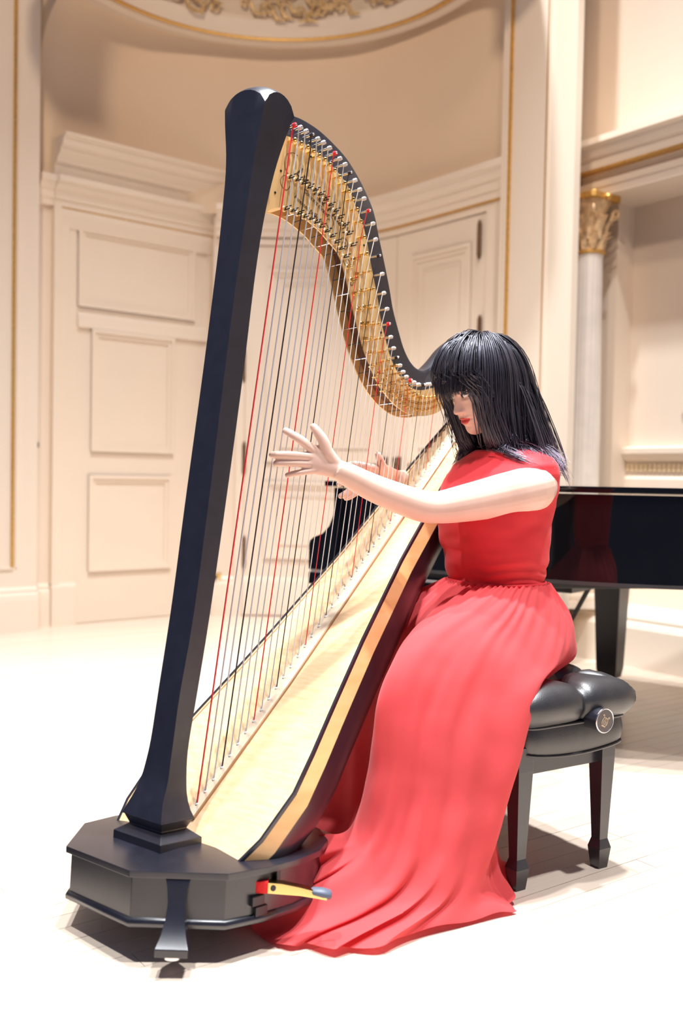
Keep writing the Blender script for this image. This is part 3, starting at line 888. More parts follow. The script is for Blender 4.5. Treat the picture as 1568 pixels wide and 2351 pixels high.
for k in range(1, 48):
    nm = names7[(k - 1) % 7]
    pu, pv = PINS[k - 1]; bu, bv = BRG[k - 1]
    bu_c = bu
    ub_ = lerp_table(UBOT, k)[0]; vb_ = 1.0583 * ub_ - .0605
    rad = .00215 * (1 - (k - 1) / 12) + .00125 * ((k - 1) / 12) if k <= 13 else .00125 - .0007 * (k - 13) / 34
    if k <= 11:
        m = M_sred if nm == 'C' else M_sblack if nm == 'F' else M_swire
    else:
        m = M_sred if nm == 'C' else M_sblack if nm == 'F' else M_sgut
    b = MB()
    e0 = np.array(sbp(math.hypot(ub_, vb_ + .0605), 0, .006))
    dv_ = np.array([bu - pu, bv - pv]); dv_ /= np.linalg.norm(dv_) + 1e-9
    st = np.array([pu + .004 * dv_[1], pv - .004 * dv_[0]])
    b.tube([(*st, .009), (bu, bv + .001, .0006), (bu - .0004, bv - .003, 0), tuple(e0)], rad, 6)
    for w_ in range(3):
        zc = .006 + w_ * .0034
        b.tube([(pu + .0046 * math.cos(a), pv + .0046 * math.sin(a), zc + .0016 * a / 6.28) for a in np.linspace(0, 2 * math.pi, 11)], max(rad, .0011) * 1.05, 5)
    b.build('string', m, harp, smooth=60)
    o = link('tuning_pin', pin_me, harp); o.location = (pu, pv, 0)
    o = link('bridge_pin', bp_me, harp); sc_ = 1.0 if k <= 16 else .72; o.location = (bu + .0058 * sc_ + rad, bv, 0); o.scale = (sc_, sc_, 1)
    o = link('eyelet', ey_me, harp); o.location = tuple(e0 + np.array([-.0, .0, 0])); o.rotation_euler = Matrix(((CB, 0, -SBn), (SBn, 0, CB), (0, 1, 0))).to_euler() if False else (0, 0, 0)
    o.rotation_euler = Matrix(((CB, 0, -SBn), (SBn, 0, CB), (0, -1, 0))).to_euler()
    if k >= 2:
        L = math.hypot(bu - ub_, bv - vb_); dr = np.array([ub_ - bu, vb_ - bv]) / L
        for q_, fr in enumerate((.0561, .109)):
            p_ = np.array([bu, bv]) + dr * L * fr
            if k > 28: p_ = np.array([bu, bv]) + dr * max(L * fr, .018 + .020 * q_)
            o = link('fork_disc', disc_dark if (k <= 14 if q_ == 0 else k <= 13) else disc_gold, harp)
            s_ = 1.0 if k < 20 else .85 if k < 30 else .72
            o.location = (*p_, -.0 if s_ == 1 else -.005); o.scale = (s_, s_, s_)
            o.rotation_euler = (0, 0, .5 + .1 * (k % 3))
# small screws on the plate
scm = MB(); scm.cyl((0, 0, -.018), (0, 0, -.0165), .0032, 10); sc_me = scm.mesh('screw', M_darkmetal, 40)
for t_, i in ((.12, 16), (.14, 37), (.13, 50), (.14, 60), (.75, 10), (.45, 9), (.2, 66), (.14, 72)):
    o = link('screw', sc_me, harp); q = lerpc(bord[i], low[i], t_); o.location = (*q, 0)

# engraving on the plate -----------------------------------------------------------------
def text_part(txt, size, pos, ang, shear=.35, off=-.0172):
    cu = bpy.data.curves.new('engraving', 'FONT'); cu.body = txt; cu.size = size; cu.extrude = .0002; cu.shear = shear
    t_ = bpy.data.objects.new('tmp', cu); COL.objects.link(t_)
    bpy.context.view_layer.update()
    me = bpy.data.meshes.new_from_object(t_.evaluated_get(bpy.context.evaluated_depsgraph_get()))
    bpy.data.objects.remove(t_)
    me.transform(Matrix.Translation((*pos, off)) @ Matrix.Rotation(math.radians(ang), 4, 'Z'))
    me.materials.clear(); me.materials.append(M_engrave)
    return link('engraving', me, harp)
text_part('Lyon & Healy', .044, (.318, 1.640), -27)
text_part('Concert Grand', .017, (.352, 1.600), -24, .2)
text_part('Patented February', .016, (.318, 1.572), -20, .3)
b = MB()
def curl(cx, cy, r0, turns, ph, sg=1, shrink=.8):
    b.tube([(cx + sg * r0 * (1 - shrink * t) * math.cos(ph + turns * 6.283 * t), cy + r0 * (1 - shrink * t) * math.sin(ph + turns * 6.283 * t), -.0172) for t in np.linspace(0, 1, 26)], .0007, 4)
for a in ((.312, 1.655, .036, .9, 1.2, 1, .15), (.286, 1.60, .022, .9, .5, 1, .3), (.43, 1.60, .02, 1.3, 0, 1), (.455, 1.545, .022, 1.4, 1, -1), (.475, 1.58, .018, 1.2, 2, 1), (.52, 1.50, .02, 1.5, .4, -1), (.535, 1.455, .016, 1.4, 2.2, 1), (.40, 1.54, .014, 1.2, 1, 1), (.555, 1.40, .012, 1.2, 1, -1)):
    curl(*a)
b.build('engraved_scrolls', M_engrave, harp, kind='stuff')

# feet and pedals ---------------------------------------------------------------------------
for sg in (1,):
    b = MB()
    o0 = np.array([-.128, .194 * sg]); dr = np.array([-.72, .69 * sg]); tn = np.array([.69, .72 * sg])
    rings = []
    for o_, v_, w_, t_ in ((-.012, -.067, .026, .016), (-.004, -.085, .021, .015), (-.002, -.115, .018, .015), (.008, -.145, .02, .016), (.022, -.172, .026, .018), (.038, -.192, .034, .022), (.038, -.208, .034, .022)):
        c = o0 * .97 + dr * o_
        rings.append([((c + tn * x * w_ + dr * y * t_)[0], v_, (c + tn * x * w_ + dr * y * t_)[1]) for x, y in ((-1, -1), (1, -1), (1, 1), (-1, 1))])
    b.loft(rings)
    ft = b.build('foot', M_black, harp, smooth=40, bevel=.0015)
    b = MB(); c = o0 * .97 + dr * .038; b.cyl((c[0], -.206, c[1]), (c[0], -.216, c[1]), .016, 16); b.build('glide', M_silver, ft, smooth=40)
for n_ in (-.14, .14):
    b = MB(); b.cyl((.30, -.172, n_), (.307, -.192 - (.006 if n_ > 0 else -.004) + .0, n_), .022, 16); b.build('rear_foot', M_rubber, harp, smooth=40)
slot = MB()
for u_, v_ in ((.024, -.122), (.034, -.145)):
    slot.box((u_, v_, .272), (.034, .021, .012))
slot.box((.075, -.088, .268), (.012, .05, .03))
sl = slot.build('pedal_slot', M_darkmetal, harp, bevel=.002)
def pedal(u0, n0, ang, v0, felt):
    d_ = np.array([math.cos(ang), math.sin(ang)]); t_ = np.array([-d_[1], d_[0]])
    def fr(x, y, z): return (u0 + d_[0] * x + t_[0] * y, v0 + z, n0 + d_[1] * x + t_[1] * y)
    arm = MB()
    rings = [[fr(x, -w_, z - h_), fr(x, w_, z - h_), fr(x, w_, z + h_), fr(x, -w_, z + h_)] for x, w_, z, h_ in ((0, .012, 0, .012), (.03, .012, -.001, .012), (.07, .011, -.005, .0095), (.105, .013, -.010, .008), (.128, .014, -.013, .008))]
    arm.loft(rings); p_ = arm.build('pedal', M_brass2, harp, smooth=30, bevel=.002)
    tp = MB(); rings = [[fr(x, w_ * math.cos(a), z + h_ * math.sin(a)) for a in np.linspace(0, 6.283, 12, endpoint=False)] for x, w_, z, h_ in ((.092, .010, -.004, .004), (.098, .016, -.006, .008), (.118, .017, -.009, .011), (.134, .015, -.012, .010), (.138, .008, -.012, .005))]
    tp.loft(rings); tp.build('rubber_tip', M_rubber, p_, smooth=60)
    scw = MB(); scw.cyl(fr(.012, .0125, 0), fr(.012, .0145, 0), .006, 12); scw.build('screw', M_darkmetal, p_, smooth=40)
    if felt:
        fb = MB(); fb.box((0, 0, 0), (1, 1, 1)); fb.v = [fr(-.02 + x * .042, y * .026, z * .026) for x, y, z in fb.v]; fb.build('felt_block', M_felt, p_, bevel=.003)
pedal(.048, .279, math.radians(48), -.096, True)
pedal(.33, .165, math.radians(18), -.10, True)
pedal(.33, -.165, math.radians(-18), -.10, True)
pedal(.048, -.279, math.radians(-48), -.096, True)

# ================================================================ the grand piano
PK = (-0.136, 4.2)
PM = Matrix(((.8, .6, 0, PK[0]), (-.6, .8, 0, PK[1]), (0, 0, 1, 0), (0, 0, 0, 1)))
piano = thing('grand_piano', 'black polished grand piano standing behind the harp player', 'piano', PM)
tre = catmull([(.13, 0), (.5, 0), (.85, 0), (1.15, .02), (1.45, .11), (1.75, .30), (2.05, .52), (2.35, .66), (2.58, .80), (2.70, 1.02), (2.62, 1.28), (2.40, 1.44), (2.1, 1.5)], 60)
outl = [tuple(q) for q in tre] + [(1.2, 1.5), (.13, 1.5)]
b = MB(); b.prism(outl, .665, .975); b.build('case', M_piano, piano, smooth=30, bevel=.003)
def off(poly, d):
    P = np.array(poly); n = len(P); o = []
    for i in range(n):
        e = P[(i + 1) % n] - P[i - 1]; e /= np.linalg.norm(e); o.append(tuple(P[i] + d * np.array([e[1], -e[0]])))
    return o
lo_ = [q for q in off(outl, .014)]
lo_ = [(max(x, .09), y) for x, y in lo_]
lo_[0] = (.09, -.014); lo_[-1] = (.09, 1.514)
b = MB(); b.prism(lo_, .981, 1.003); b.build('lid', M_piano, piano, smooth=30, bevel=.004)
b = MB(); b.prism(off(outl, .004), .655, .668); b.build('rim_edge', mat('rim_edge_lacquer', (.05, .045, .045), rough=.15), piano, smooth=30)
prof = [(.134, .972), (.134, .91), (.126, .86), (.105, .815), (.07, .782), (.025, .766), (.006, .752), (0, .735), (0, .628), (.25, .628), (.25, .972)]
for q0 in (0.0, 1.45):
    b = MB(); b.prism(prof, q0, q0 + .05, lambda x, y, z: (x, z, y)); b.build('arm', M_piano, piano, bevel=.004)
b = MB(); b.box((.36, .75, .592), (.72, 1.5, .05)); b.build('key_bed', M_piano, piano, bevel=.004)
b = MB(); b.box((.36, .75, .6225), (.70, 1.49, .011)); b.build('key_bed_line', mat('pale_grey_line', (.5, .48, .47), rough=.3), piano)
b = MB(); b.box((.03, .75, .66), (.03, 1.4, .06)); b.build('key_slip', M_piano, piano, bevel=.003)
b = MB(); b.box((.17, .75, .83), (.03, 1.4, .22)); b.build('fallboard', M_piano, piano, bevel=.003)
kb, kk = MB(), MB()
for i in range(52):
    kb.box((.11, .14 + i * .0235, .69), (.14, .0225, .02))
    if i % 7 not in (1, 4): kk.box((.135, .152 + i * .0235, .703), (.09, .011, .016))
kb.build('white_keys', mat('ivory_white', (.8, .78, .72), rough=.25), piano, kind='stuff'); kk.build('black_keys', M_piano, piano, kind='stuff')
b = MB(); b.box((.36, .75, .64), (.70, 1.46, .03)); b.build('key_frame', M_pianosat, piano)
b = MB(); b.prism(off(outl, -.05), .668, .672); b.build('sounding_board', M_band, piano)
for (x0, y0, x1, y1) in ((.75, .08, .75, 1.42), (.85, .3, 1.7, 1.1), (.85, .75, 2.2, .95), (.85, 1.2, 2.0, 1.0)):
    d_ = np.array([x1 - x0, y1 - y0]); L = np.linalg.norm(d_); d_ /= L; n_ = np.array([-d_[1], d_[0]]) * .06
    b = MB(); b.prism([(x0 - n_[0], y0 - n_[1]), (x1 - n_[0], y1 - n_[1]), (x1 + n_[0], y1 + n_[1]), (x0 + n_[0], y0 + n_[1])], .60, .665); b.build('beam', M_pianosat, piano, bevel=.003)
for x, y in ((.80, .15), (.80, 1.35), (2.30, .95)):
    b = MB()
    rr = lambda h, z: [(x - h, y - h, z), (x + h, y - h, z), (x + h, y + h, z), (x - h, y + h, z)]
    b.loft([rr(.042, .075), rr(.050, .12), rr(.060, .40), rr(.066, .54), rr(.075, .58), rr(.10, .60), rr(.10, .665)])
    lg = b.build('leg', M_pianosat, piano, smooth=40, bevel=.003)
    b = MB(); b.cyl((x, y - .02, .037), (x, y + .02, .037), .037, 20); b.cyl((x, y, .05), (x, y, .085), .022, 12); b.build('caster', M_brass2, lg, smooth=40)
ly = MB(); ly.box((.80, .75, .585), (.30, .42, .05)); lyre = ly.build('pedal_lyre', M_pianosat, piano, bevel=.004)
b = MB()
for y in (.68, .82): b.cyl((.70, y, .14), (.70, y, .60), .014, 12)
b.box((.68, .75, .12), (.16, .34, .06)); b.build('lyre_post', M_pianosat, lyre)
for y in (.69, .75, .81):
    b = MB(); b.box((.56, y, .10), (.14, .03, .012)); b.build('foot_pedal', M_brass2, lyre, bevel=.003)
for y in (.73,):
    b = MB(); b.cyl((.72, y, .14), (.96, y, .60), .010, 10); b.build('lyre_brace', M_pianosat, lyre, smooth=40)

# ================================================================ the bench
e_, l_ = np.array([.845, .535]), np.array([-.535, .845])
BM_ = Matrix(((e_[0], l_[0], 0, .5775), (e_[1], l_[1], 0, 2.533), (0, 0, 1, 0), (0, 0, 0, 1)))
bench = thing('piano_bench', 'black tufted leather artist bench under the seated harpist', 'bench', BM_)
for x, y in ((-.145, .0), (.145, 0), (-.145, .66), (.145, .66)):
    b = MB()
    rr = lambda h, z: [(x - h, y - h, z), (x + h, y - h, z), (x + h, y + h, z), (x - h, y + h, z)]
    b.loft([rr(.0155, 0), rr(.0215, .054), rr(.0150, .078), rr(.0158, .10), rr(.024, .30), rr(.024, .36)])
    b.build('leg', M_black, bench, bevel=.0012)
for c, s in (((0, .004, .312), (.25, .02, .055)), ((0, .656, .312), (.25, .02, .055)), ((-.149, .33, .312), (.02, .62, .055)), ((.149, .33, .312), (.02, .62, .055))):
    b = MB(); b.box(c, s); b.build('rail', M_black, bench, bevel=.0015)
CX0, CY0, HX, HY = .022, .335, .186, .375
def rrect(hx, hy, n=120, ex=.16):
    o = []
    for a in np.linspace(0, 2 * math.pi, n, endpoint=False):
        c, s = math.cos(a), math.sin(a)
        o.append((hx * np.sign(c) * abs(c) ** ex, hy * np.sign(s) * abs(s) ** ex))
    # even out along the perimeter
    P = np.array(o + o[:1]); d = np.r_[0, np.cumsum(np.linalg.norm(np.diff(P, axis=0), axis=1))]
    q = np.linspace(0, d[-1], n, endpoint=False)
    return np.c_[np.interp(q, d, P[:, 0]), np.interp(q, d, P[:, 1])]
RP = rrect(HX - .006, HY - .006)
def sag(x, y): return -.016 * (1 - (abs(y) / HY) ** 2) if abs(x) > HX * .93 else -.018 * (1 - (x / HX) ** 2)
b = MB(); rings = []
for t in np.linspace(0, 1, 7):
    k = 1 + .018 * math.sin(t * math.pi)
    rings.append([(CX0 + x * k, CY0 + y * k, (.345 + sag(x, y)) * (1 - t) + .408 * t) for x, y in RP])
b.loft(rings); b.build('leather_skirt', M_leather, bench, smooth=50)
for zz, k_, w_ in ((0, 1.004, 0), (1, 1.012, 1)):
    b = MB(); pts = [(CX0 + x * k_, CY0 + y * k_, .408 if w_ else .345 + sag(x, y)) for x, y in RP]
    b.tube(pts + pts[:2], .0042, 8); b.build('piping', M_leather, bench, smooth=60)
nx, ny = 64, 120
BT = [(0, y) for y in (.08, .24, .40, .56)] + [(-.0, .0)]
tuft = [(CX0 + dx, y) for y in (.055, .195, .335, .475, .615) for dx in (0,)] + [(CX0 + dx, y) for y in (.125, .265, .405, .545) for dx in (-.095, .095)]
rings = []
b = MB()
V = []
def seg_d(px, py, a, c):
    ax, ay = a; cx, cy = c; vx, vy = cx - ax, cy - ay
    t = max(0, min(1, ((px - ax) * vx + (py - ay) * vy) / (vx * vx + vy * vy + 1e-9)))
    return math.hypot(px - ax - vx * t, py - ay - vy * t)
edges = []
for i, a in enumerate(tuft):
    for c in tuft[i + 1:]:
        if .05 < math.hypot(a[0] - c[0], a[1] - c[1]) < .125 and abs(a[0] - c[0]) > .01: edges.append((a, c))
edges += [((CX0, .055), (CX0, -.10)), ((CX0, .615), (CX0, .72))]
for y in (.125, .265, .405, .545):
    edges += [((CX0 - .095, y), (CX0 - .2, y)), ((CX0 + .095, y), (CX0 + .2, y))]
edges += [((CX0 - .095, .125), (CX0 - .19, -.03)), ((CX0 + .095, .125), (CX0 + .19, -.03))]
for j in range(ny + 1):
    for i in range(nx + 1):
        a, c = -1 + 2 * i / nx, -1 + 2 * j / ny
        rm_ = max(abs(a), abs(c), 1e-6)
        k_ = min(1, .84 / rm_); fi = max(0, (rm_ - .84) / .16) * math.radians(150)
        ba, bc = a * k_ / .84, c * k_ / .84
        gx, gy = np.sign(ba) * abs(ba) ** 7, np.sign(bc) * abs(bc) ** 7
        gn = math.hypot(gx, gy) + 1e-9
        ro = .056
        x = CX0 + (HX - .027) * ba + (ro * math.sin(fi) * gx / gn if fi > 0 else 0)
        y = CY0 + (HY - .027) * bc + (ro * math.sin(fi) * gy / gn if fi > 0 else 0)
        z = .461 + .053 * math.cos(fi) - .004 * (ba * ba + bc * bc) / 2
        fade = max(0, math.cos(fi)) * .85 + .15 * max(0, 1 - fi / 2.0)
        dmin = min(math.hypot(x - p[0], y - p[1]) for p in tuft)
        de = min(seg_d(x, y, *e) for e in edges)
        dz = .032 * math.exp(-(dmin / .024) ** 2) + .015 * math.exp(-(de / .012) ** 2) + .010 * math.exp(-(de / .035) ** 2)
        z -= dz * fade
        if fi > 0:
            x -= gx / gn * dz * .7 * math.sin(fi); y -= gy / gn * dz * .7 * math.sin(fi)
        V.append((x, y, z))
F = [(j * (nx + 1) + i, j * (nx + 1) + i + 1, (j + 1) * (nx + 1) + i + 1, (j + 1) * (nx + 1) + i) for j in range(ny) for i in range(nx)]
b.add(V, F); cu_ = b.build('cushion', M_leather, bench, smooth=180)
for x, y in tuft:
    b = MB(); b.lathe([(.011, -.004), (.0105, .001), (.006, .004), (.0005, .005)], c=(x, y, .476), sides=14); b.build('button', M_leather, cu_, smooth=60)
kb = MB(); kx, kz = .060, .418
kb.cyl((kx, -.02, kz), (kx, -.085, kz), .030, 36); kb.cyl((kx, .05, kz), (kx, -.03, kz), .012, 12)
knob = kb.build('height_knob', M_black, bench, smooth=40, bevel=.002)
b = MB(); b.tube([(kx + .0300 * math.cos(a), -.085, kz + .0300 * math.sin(a)) for a in np.linspace(0, 2 * math.pi, 41)], .0022, 8); b.build('chrome_ring', M_silver, knob, smooth=60)
b = MB(); b.cyl((kx, -.0853, kz), (kx, -.0862, kz), .0285, 36); b.build('knob_face', mat('taupe_enamel', (.12, .10, .095), rough=.35), knob, smooth=40)
b = MB()
ca, sa = math.cos(math.radians(-28)), math.sin(math.radians(-28))
def em(pts, r_=.0009):
    b.tube([(kx + (x * ca - z * sa) * .001, -.0868, kz + (x * sa + z * ca) * .001) for x, z in pts], r_, 5)
for s_ in (-1, 1):
    em([(s_ * x, z) for x, z in catmull([(0, -13), (5, -13), (9, -9), (10, -3), (8, 4), (7.5, 9), (9.5, 12), (12, 11.5), (12, 9), (10.5, 9)], 30)])
    em([(s_ * x, z) for x, z in catmull([(0, -9), (4, -9), (6, -5), (5, -1), (3, -2), (4, -4)], 18)], .0007)
em([(-8, 7), (8, 7)]); em([(-7, -15), (7, -15)], .0012); em([(0, -13), (0, 9)], .0006)
for x in (-3.2, 3.2): em([(x, -7), (x, 7)], .0006)
b.build('lyre_emblem', mat('pale_gold_print', (.62, .48, .34), rough=.5), knob)

# ================================================================ the harpist
PO = np.array([0.44, 2.80, 0.0])
PF = np.array([-0.827, -0.562, 0.0]); PS = np.array([0.562, -0.827, 0.0]); PZ = np.array([0, 0, 1.0])
def pw(f, s, z): return PO + PF * f + PS * s + PZ * z
person = thing('person', 'seated woman in sleeveless red dress playing the harp with one arm stretched out', 'person', Matrix.Translation(tuple(PO)))
PINV = Matrix.Translation(tuple(-PO))
def pbuild(mb, name, mats, parent=person, smooth=180, kind=None):
    me = mb.mesh(name, mats, smooth)
    me.transform(PINV)
    return link(name, me, parent, kind)

M_skin = mat('fair_skin', (0.90, 0.61, 0.49), rough=.42, var=.03, scale=25, sss=.12, bump=.03, bscale=500)
M_lip = mat('coral_lips', (0.72, 0.10, 0.09), rough=.35, var=.05)
M_hairb = mat('black_hair_scalp', (0.012, 0.010, 0.014), rough=.4)
def hair_mat():
    m = mat('black_hair_violet_tips', (0.026, 0.019, 0.025), rough=.42, var=.3, scale=20, spec=1.0, coat=.7, coat_rough=.3)
    m.node_tree.nodes['Principled BSDF'].inputs['Specular Tint'].default_value = (.72, .78, 1, 1)
    nt = m.node_tree; b = nt.nodes['Principled BSDF']
    at_ = nt.nodes.new('ShaderNodeAttribute'); at_.attribute_name = 'tip'
    mx = nt.nodes.new('ShaderNodeMix'); mx.data_type = 'RGBA'
    src = b.inputs['Base Color'].links[0].from_socket
    nt.links.new(at_.outputs['Fac'], mx.inputs[0]); nt.links.new(src, mx.inputs[6]); mx.inputs[7].default_value = (.22, .12, .19, 1)
    nt.links.new(mx.outputs[2], b.inputs['Base Color'])
    return m
M_hair = hair_mat()
def cloth_mat(name, col, trans, rough=.75, bump=.1):
    m = mat(name, col, rough=rough, var=.05, scale=14, bump=bump, bscale=40, sheen=.15, spec=.2)
    nt = m.node_tree; b = nt.nodes['Principled BSDF']; out = nt.nodes['Material Output']
    tr = nt.nodes.new('ShaderNodeBsdfTranslucent'); tr.inputs['Color'].default_value = (*col, 1)
    mx = nt.nodes.new('ShaderNodeMixShader'); mx.inputs[0].default_value = trans
    nt.links.new(b.outputs[0], mx.inputs[1]); nt.links.new(tr.outputs[0], mx.inputs[2]); nt.links.new(mx.outputs[0], out.inputs['Surface'])
    return m
M_bodice = cloth_mat('red_satin_bodice', (0.84, 0.038, 0.048), .06, .6)
M_skirt = cloth_mat('red_chiffon_skirt', (0.86, 0.105, 0.112), .32, .8, .14)

# ---- body: limbs and torso grown together into one surface --------------------------------
B = MB()
def ell(c, a, b_, n=28):
    return [c + a * math.cos(q) + b_ * math.sin(q) for q in np.linspace(0, 2 * math.pi, n, endpoint=False)]
B.loft([ell(pw(f, 0, z), PS * hw, PF * hd) for z, hw, hd, f in ((.50, .13, .10, 0), (.53, .17, .13, 0), (.60, .165, .12, 0), (.735, .118, .10, 0), (.83, .122, .105, .005), (.93, .135, .115, .012), (1.0, .145, .10, .005), (1.045, .145, .075, -.01), (1.07, .105, .06, -.015), (1.09, .06, .05, -.018))])
HCt = at(1104, 884, 2.83)
pit = math.radians(26)
yawd = math.radians(-10)
HFh = PF * math.cos(yawd) - PS * math.sin(yawd) * -1 * 0 + np.array([0, 0, 0])
HFh = np.array([PF[0] * math.cos(yawd) - PF[1] * math.sin(yawd), PF[0] * math.sin(yawd) + PF[1] * math.cos(yawd), 0])
HL = np.array([-HFh[1], HFh[0], 0])          # her left
HY = HFh * math.cos(pit) - PZ * math.sin(pit)
HZ = HFh * math.sin(pit) + PZ * math.cos(pit)
HS = 1.06
def hw_(x, y, z): return HCt + HS * (HL * x + HY * y + HZ * z)
B.tube(catmull([pw(-.02, 0, 1.04), pw(-.02, 0, 1.10), hw_(0, -.03, -.09), hw_(0, -.015, -.04)], 10), [.058, .054, .05, .049, .049, .049, .05, .05, .05, .045], 20)
# left arm, near the camera
UA = catmull([at(1200, 1112, 2.74), at(1228, 1119, 2.685), at(1194, 1128, 2.66), at(1150, 1138, 2.655), at(1068, 1155, 2.635), at(1005, 1165, 2.625), at(962, 1160, 2.615), at(900, 1138, 2.595), at(850, 1117, 2.58), at(800, 1091, 2.56), at(772, 1077, 2.55)], 44)
UR = np.interp(np.linspace(0, 10, 44), range(11), [.055, .062, .0605, .0585, .050, .0425, .042, .0385, .0355, .0305, .0255])
B.tube(UA, UR, 24, flat=1.0)
dep = np.array([0, 1.0, 0])
def hand_ring(px, py, y, hh, dd, tilt):
    c = at(px, py, y); a = math.radians(tilt)
    return ell(c, (PZ * math.cos(a) + np.array([1.0, 0, 0]) * math.sin(a)) * hh, dep * dd, 20)
B.loft([hand_ring(785, 1083, 2.552, .026, .021, 20), hand_ring(770, 1076, 2.548, .026, .0185, 22), hand_ring(752, 1066, 2.545, .0315, .0165, 18), hand_ring(735, 1058, 2.542, .0375, .0150, 12), hand_ring(720, 1054, 2.540, .0375, .0135, 6), hand_ring(710, 1053, 2.538, .033, .011, 4)])
def finger(pts, rad):
    P = catmull([at(*p) for p in pts], 5 * len(pts))
    rad = np.array(rad) * np.interp(range(len(rad)), [0, len(rad) - 1], [1.02, 1.24])
    R_ = np.interp(np.linspace(0, len(pts) - 1, len(P)), range(len(pts)), rad)
    d = P[-1] - P[-2]; d /= np.linalg.norm(d)
    P = np.vstack([P, P[-1] + d * R_[-1] * .5, P[-1] + d * R_[-1] * .85]); R_ = np.r_[R_, R_[-1] * .86, R_[-1] * .5]
    B.tube(P, R_, 14)
finger([(735, 1045, 2.541), (712, 1027, 2.536), (690, 1010, 2.532), (671, 998, 2.533), (656, 989, 2.537)], [.012, .0112, .0104, .0088, .0075])
finger([(735, 1053, 2.541), (708, 1048, 2.535), (672, 1045, 2.530), (646, 1044, 2.532), (625, 1044, 2.537)], [.011, .0104, .0095, .0085, .0074])
finger([(735, 1063, 2.541), (708, 1064, 2.536), (678, 1063, 2.532), (655, 1063, 2.533), (634, 1064, 2.538)], [.0105, .0098, .0088, .0078, .0070])
finger([(738, 1078, 2.542), (714, 1081, 2.538), (695, 1084, 2.535), (676, 1087, 2.537), (660, 1091, 2.541)], [.0105, .0088, .0076, .0068, .0060])
finger([(772, 1066, 2.548), (753, 1040, 2.538), (742, 1012, 2.532), (729, 992, 2.530), (720, 980, 2.531)], [.016, .0150, .0125, .0102, .0080])
# right arm and hand, beyond the strings
RA = catmull([pw(-.01, -.12, 1.03), pw(-.02, -.165, 1.02), np.array([.425, 3.16, .975]), np.array([.40, 3.37, .93]), at(955, 1110, 3.21), at(908, 1099, 3.02)], 26)
B.tube(RA, np.interp(np.linspace(0, 5, 26), range(6), [.055, .055, .05, .042, .036, .026]), 18)
B.loft([hand_ring(912, 1100, 3.03, .026, .02, 25), hand_ring(892, 1094, 2.96, .030, .018, 20), hand_ring(872, 1088, 2.91, .034, .016, 15), hand_ring(855, 1087, 2.88, .032, .013, 15)])
finger([(885, 1085, 2.93), (877, 1066, 2.89), (871, 1052, 2.875), (868, 1044, 2.870)], [.0125, .0105, .0095, .0075])
finger([(870, 1078, 2.90), (848, 1072, 2.845), (825, 1067, 2.84), (808, 1066, 2.838), (796, 1070, 2.835)], [.0105, .0098, .009, .0082, .0068])
finger([(868, 1086, 2.90), (840, 1086, 2.85), (812, 1094, 2.845), (790, 1105, 2.838), (778, 1111, 2.832)], [.0105, .0098, .009, .0082, .0070])
finger([(868, 1094, 2.90), (842, 1100, 2.85), (815, 1116, 2.845), (795, 1132, 2.838), (782, 1139, 2.832)], [.0105, .0096, .0088, .008, .0068])
finger([(868, 1100, 2.90), (846, 1110, 2.855), (824, 1127, 2.85), (805, 1140, 2.845), (794, 1144, 2.84)], [.0098, .0086, .0078, .007, .006])
# legs
for sg, kf, ks, af, as_ in ((1, .43, .155, .46, .18), (-1, .19, -.33, .26, -.34)):
    B.tube(catmull([pw(.0, .09 * sg, .565), pw(kf * .5, (.09 * sg + ks) / 2, .545), pw(kf, ks, .50), pw((kf + af) / 2 - .02, (ks + as_) / 2, .32), pw(af - .03, as_, .10), pw(af - .03, as_, .06)], 24), np.interp(np.linspace(0, 5, 24), range(6), [.085, .066, .048, .044, .034, .036]), 16)
    B.tube(catmull([pw(af - .06, as_, .045), pw(af + .02, as_, .045), pw(af + .12, as_, .03), pw(af + .16, as_, .025)], 8), [.03, .036, .034, .034, .032, .03, .026, .015], 12, flat=.7)
raw = B.mesh('body_raw', M_skin)
ro = bpy.data.objects.new('body_raw', raw); COL.objects.link(ro)
rm = ro.modifiers.new('r', 'REMESH'); rm.mode = 'VOXEL'; rm.voxel_size = .0026; rm.use_smooth_shade = True
sm = ro.modifiers.new('s', 'SMOOTH'); sm.factor = .5; sm.iterations = 3
bpy.context.view_layer.update()
body_me = bpy.data.meshes.new_from_object(ro.evaluated_get(bpy.context.evaluated_depsgraph_get()))
bpy.data.objects.remove(ro)
body_me.name = 'body'

# ---- head -------------------------------------------------------------------------------
YF = [(.118, 0), (.112, .036), (.10, .060), (.085, .073), (.065, .083), (.045, .088), (.025, .0885), (.008, .0850), (-.01, .0835), (-.025, .0845), (-.04, .0865), (-.05, .0875), (-.058, .0885), (-.066, .087), (-.075, .087), (-.083, .0845), (-.092, .0860), (-.102, .0845), (-.110, .076), (-.116, .056), (-.119, .015)]
YB = [(.118, 0), (.112, .042), (.10, .066), (.08, .086), (.05, .098), (.02, .100), (-.01, .095), (-.03, .085), (-.05, .066), (-.07, .048), (-.09, .028), (-.11, .010), (-.119, .004)]
WH = [(.118, 0), (.112, .036), (.10, .055), (.085, .065), (.06, .0725), (.03, .0755), (0, .0755), (-.02, .0735), (-.04, .0695), (-.06, .063), (-.075, .056), (-.09, .0455), (-.10, .036), (-.11, .023), (-.119, .004)]
zs = np.r_[.118 - .118 * (1 - np.cos(np.linspace(0, math.pi / 2, 50)[:-1])), np.linspace(0, -.105, 84)[:-1], np.linspace(-.105, -.119, 16)]
nf = 176
phs = np.linspace(-math.pi, math.pi, nf, endpoint=False)
phs = phs - .45 * np.sin(phs)          # denser towards the front
def G(d, s): return np.exp(-(d / s) ** 2)
HVs, HFs, HMi = [], [], []
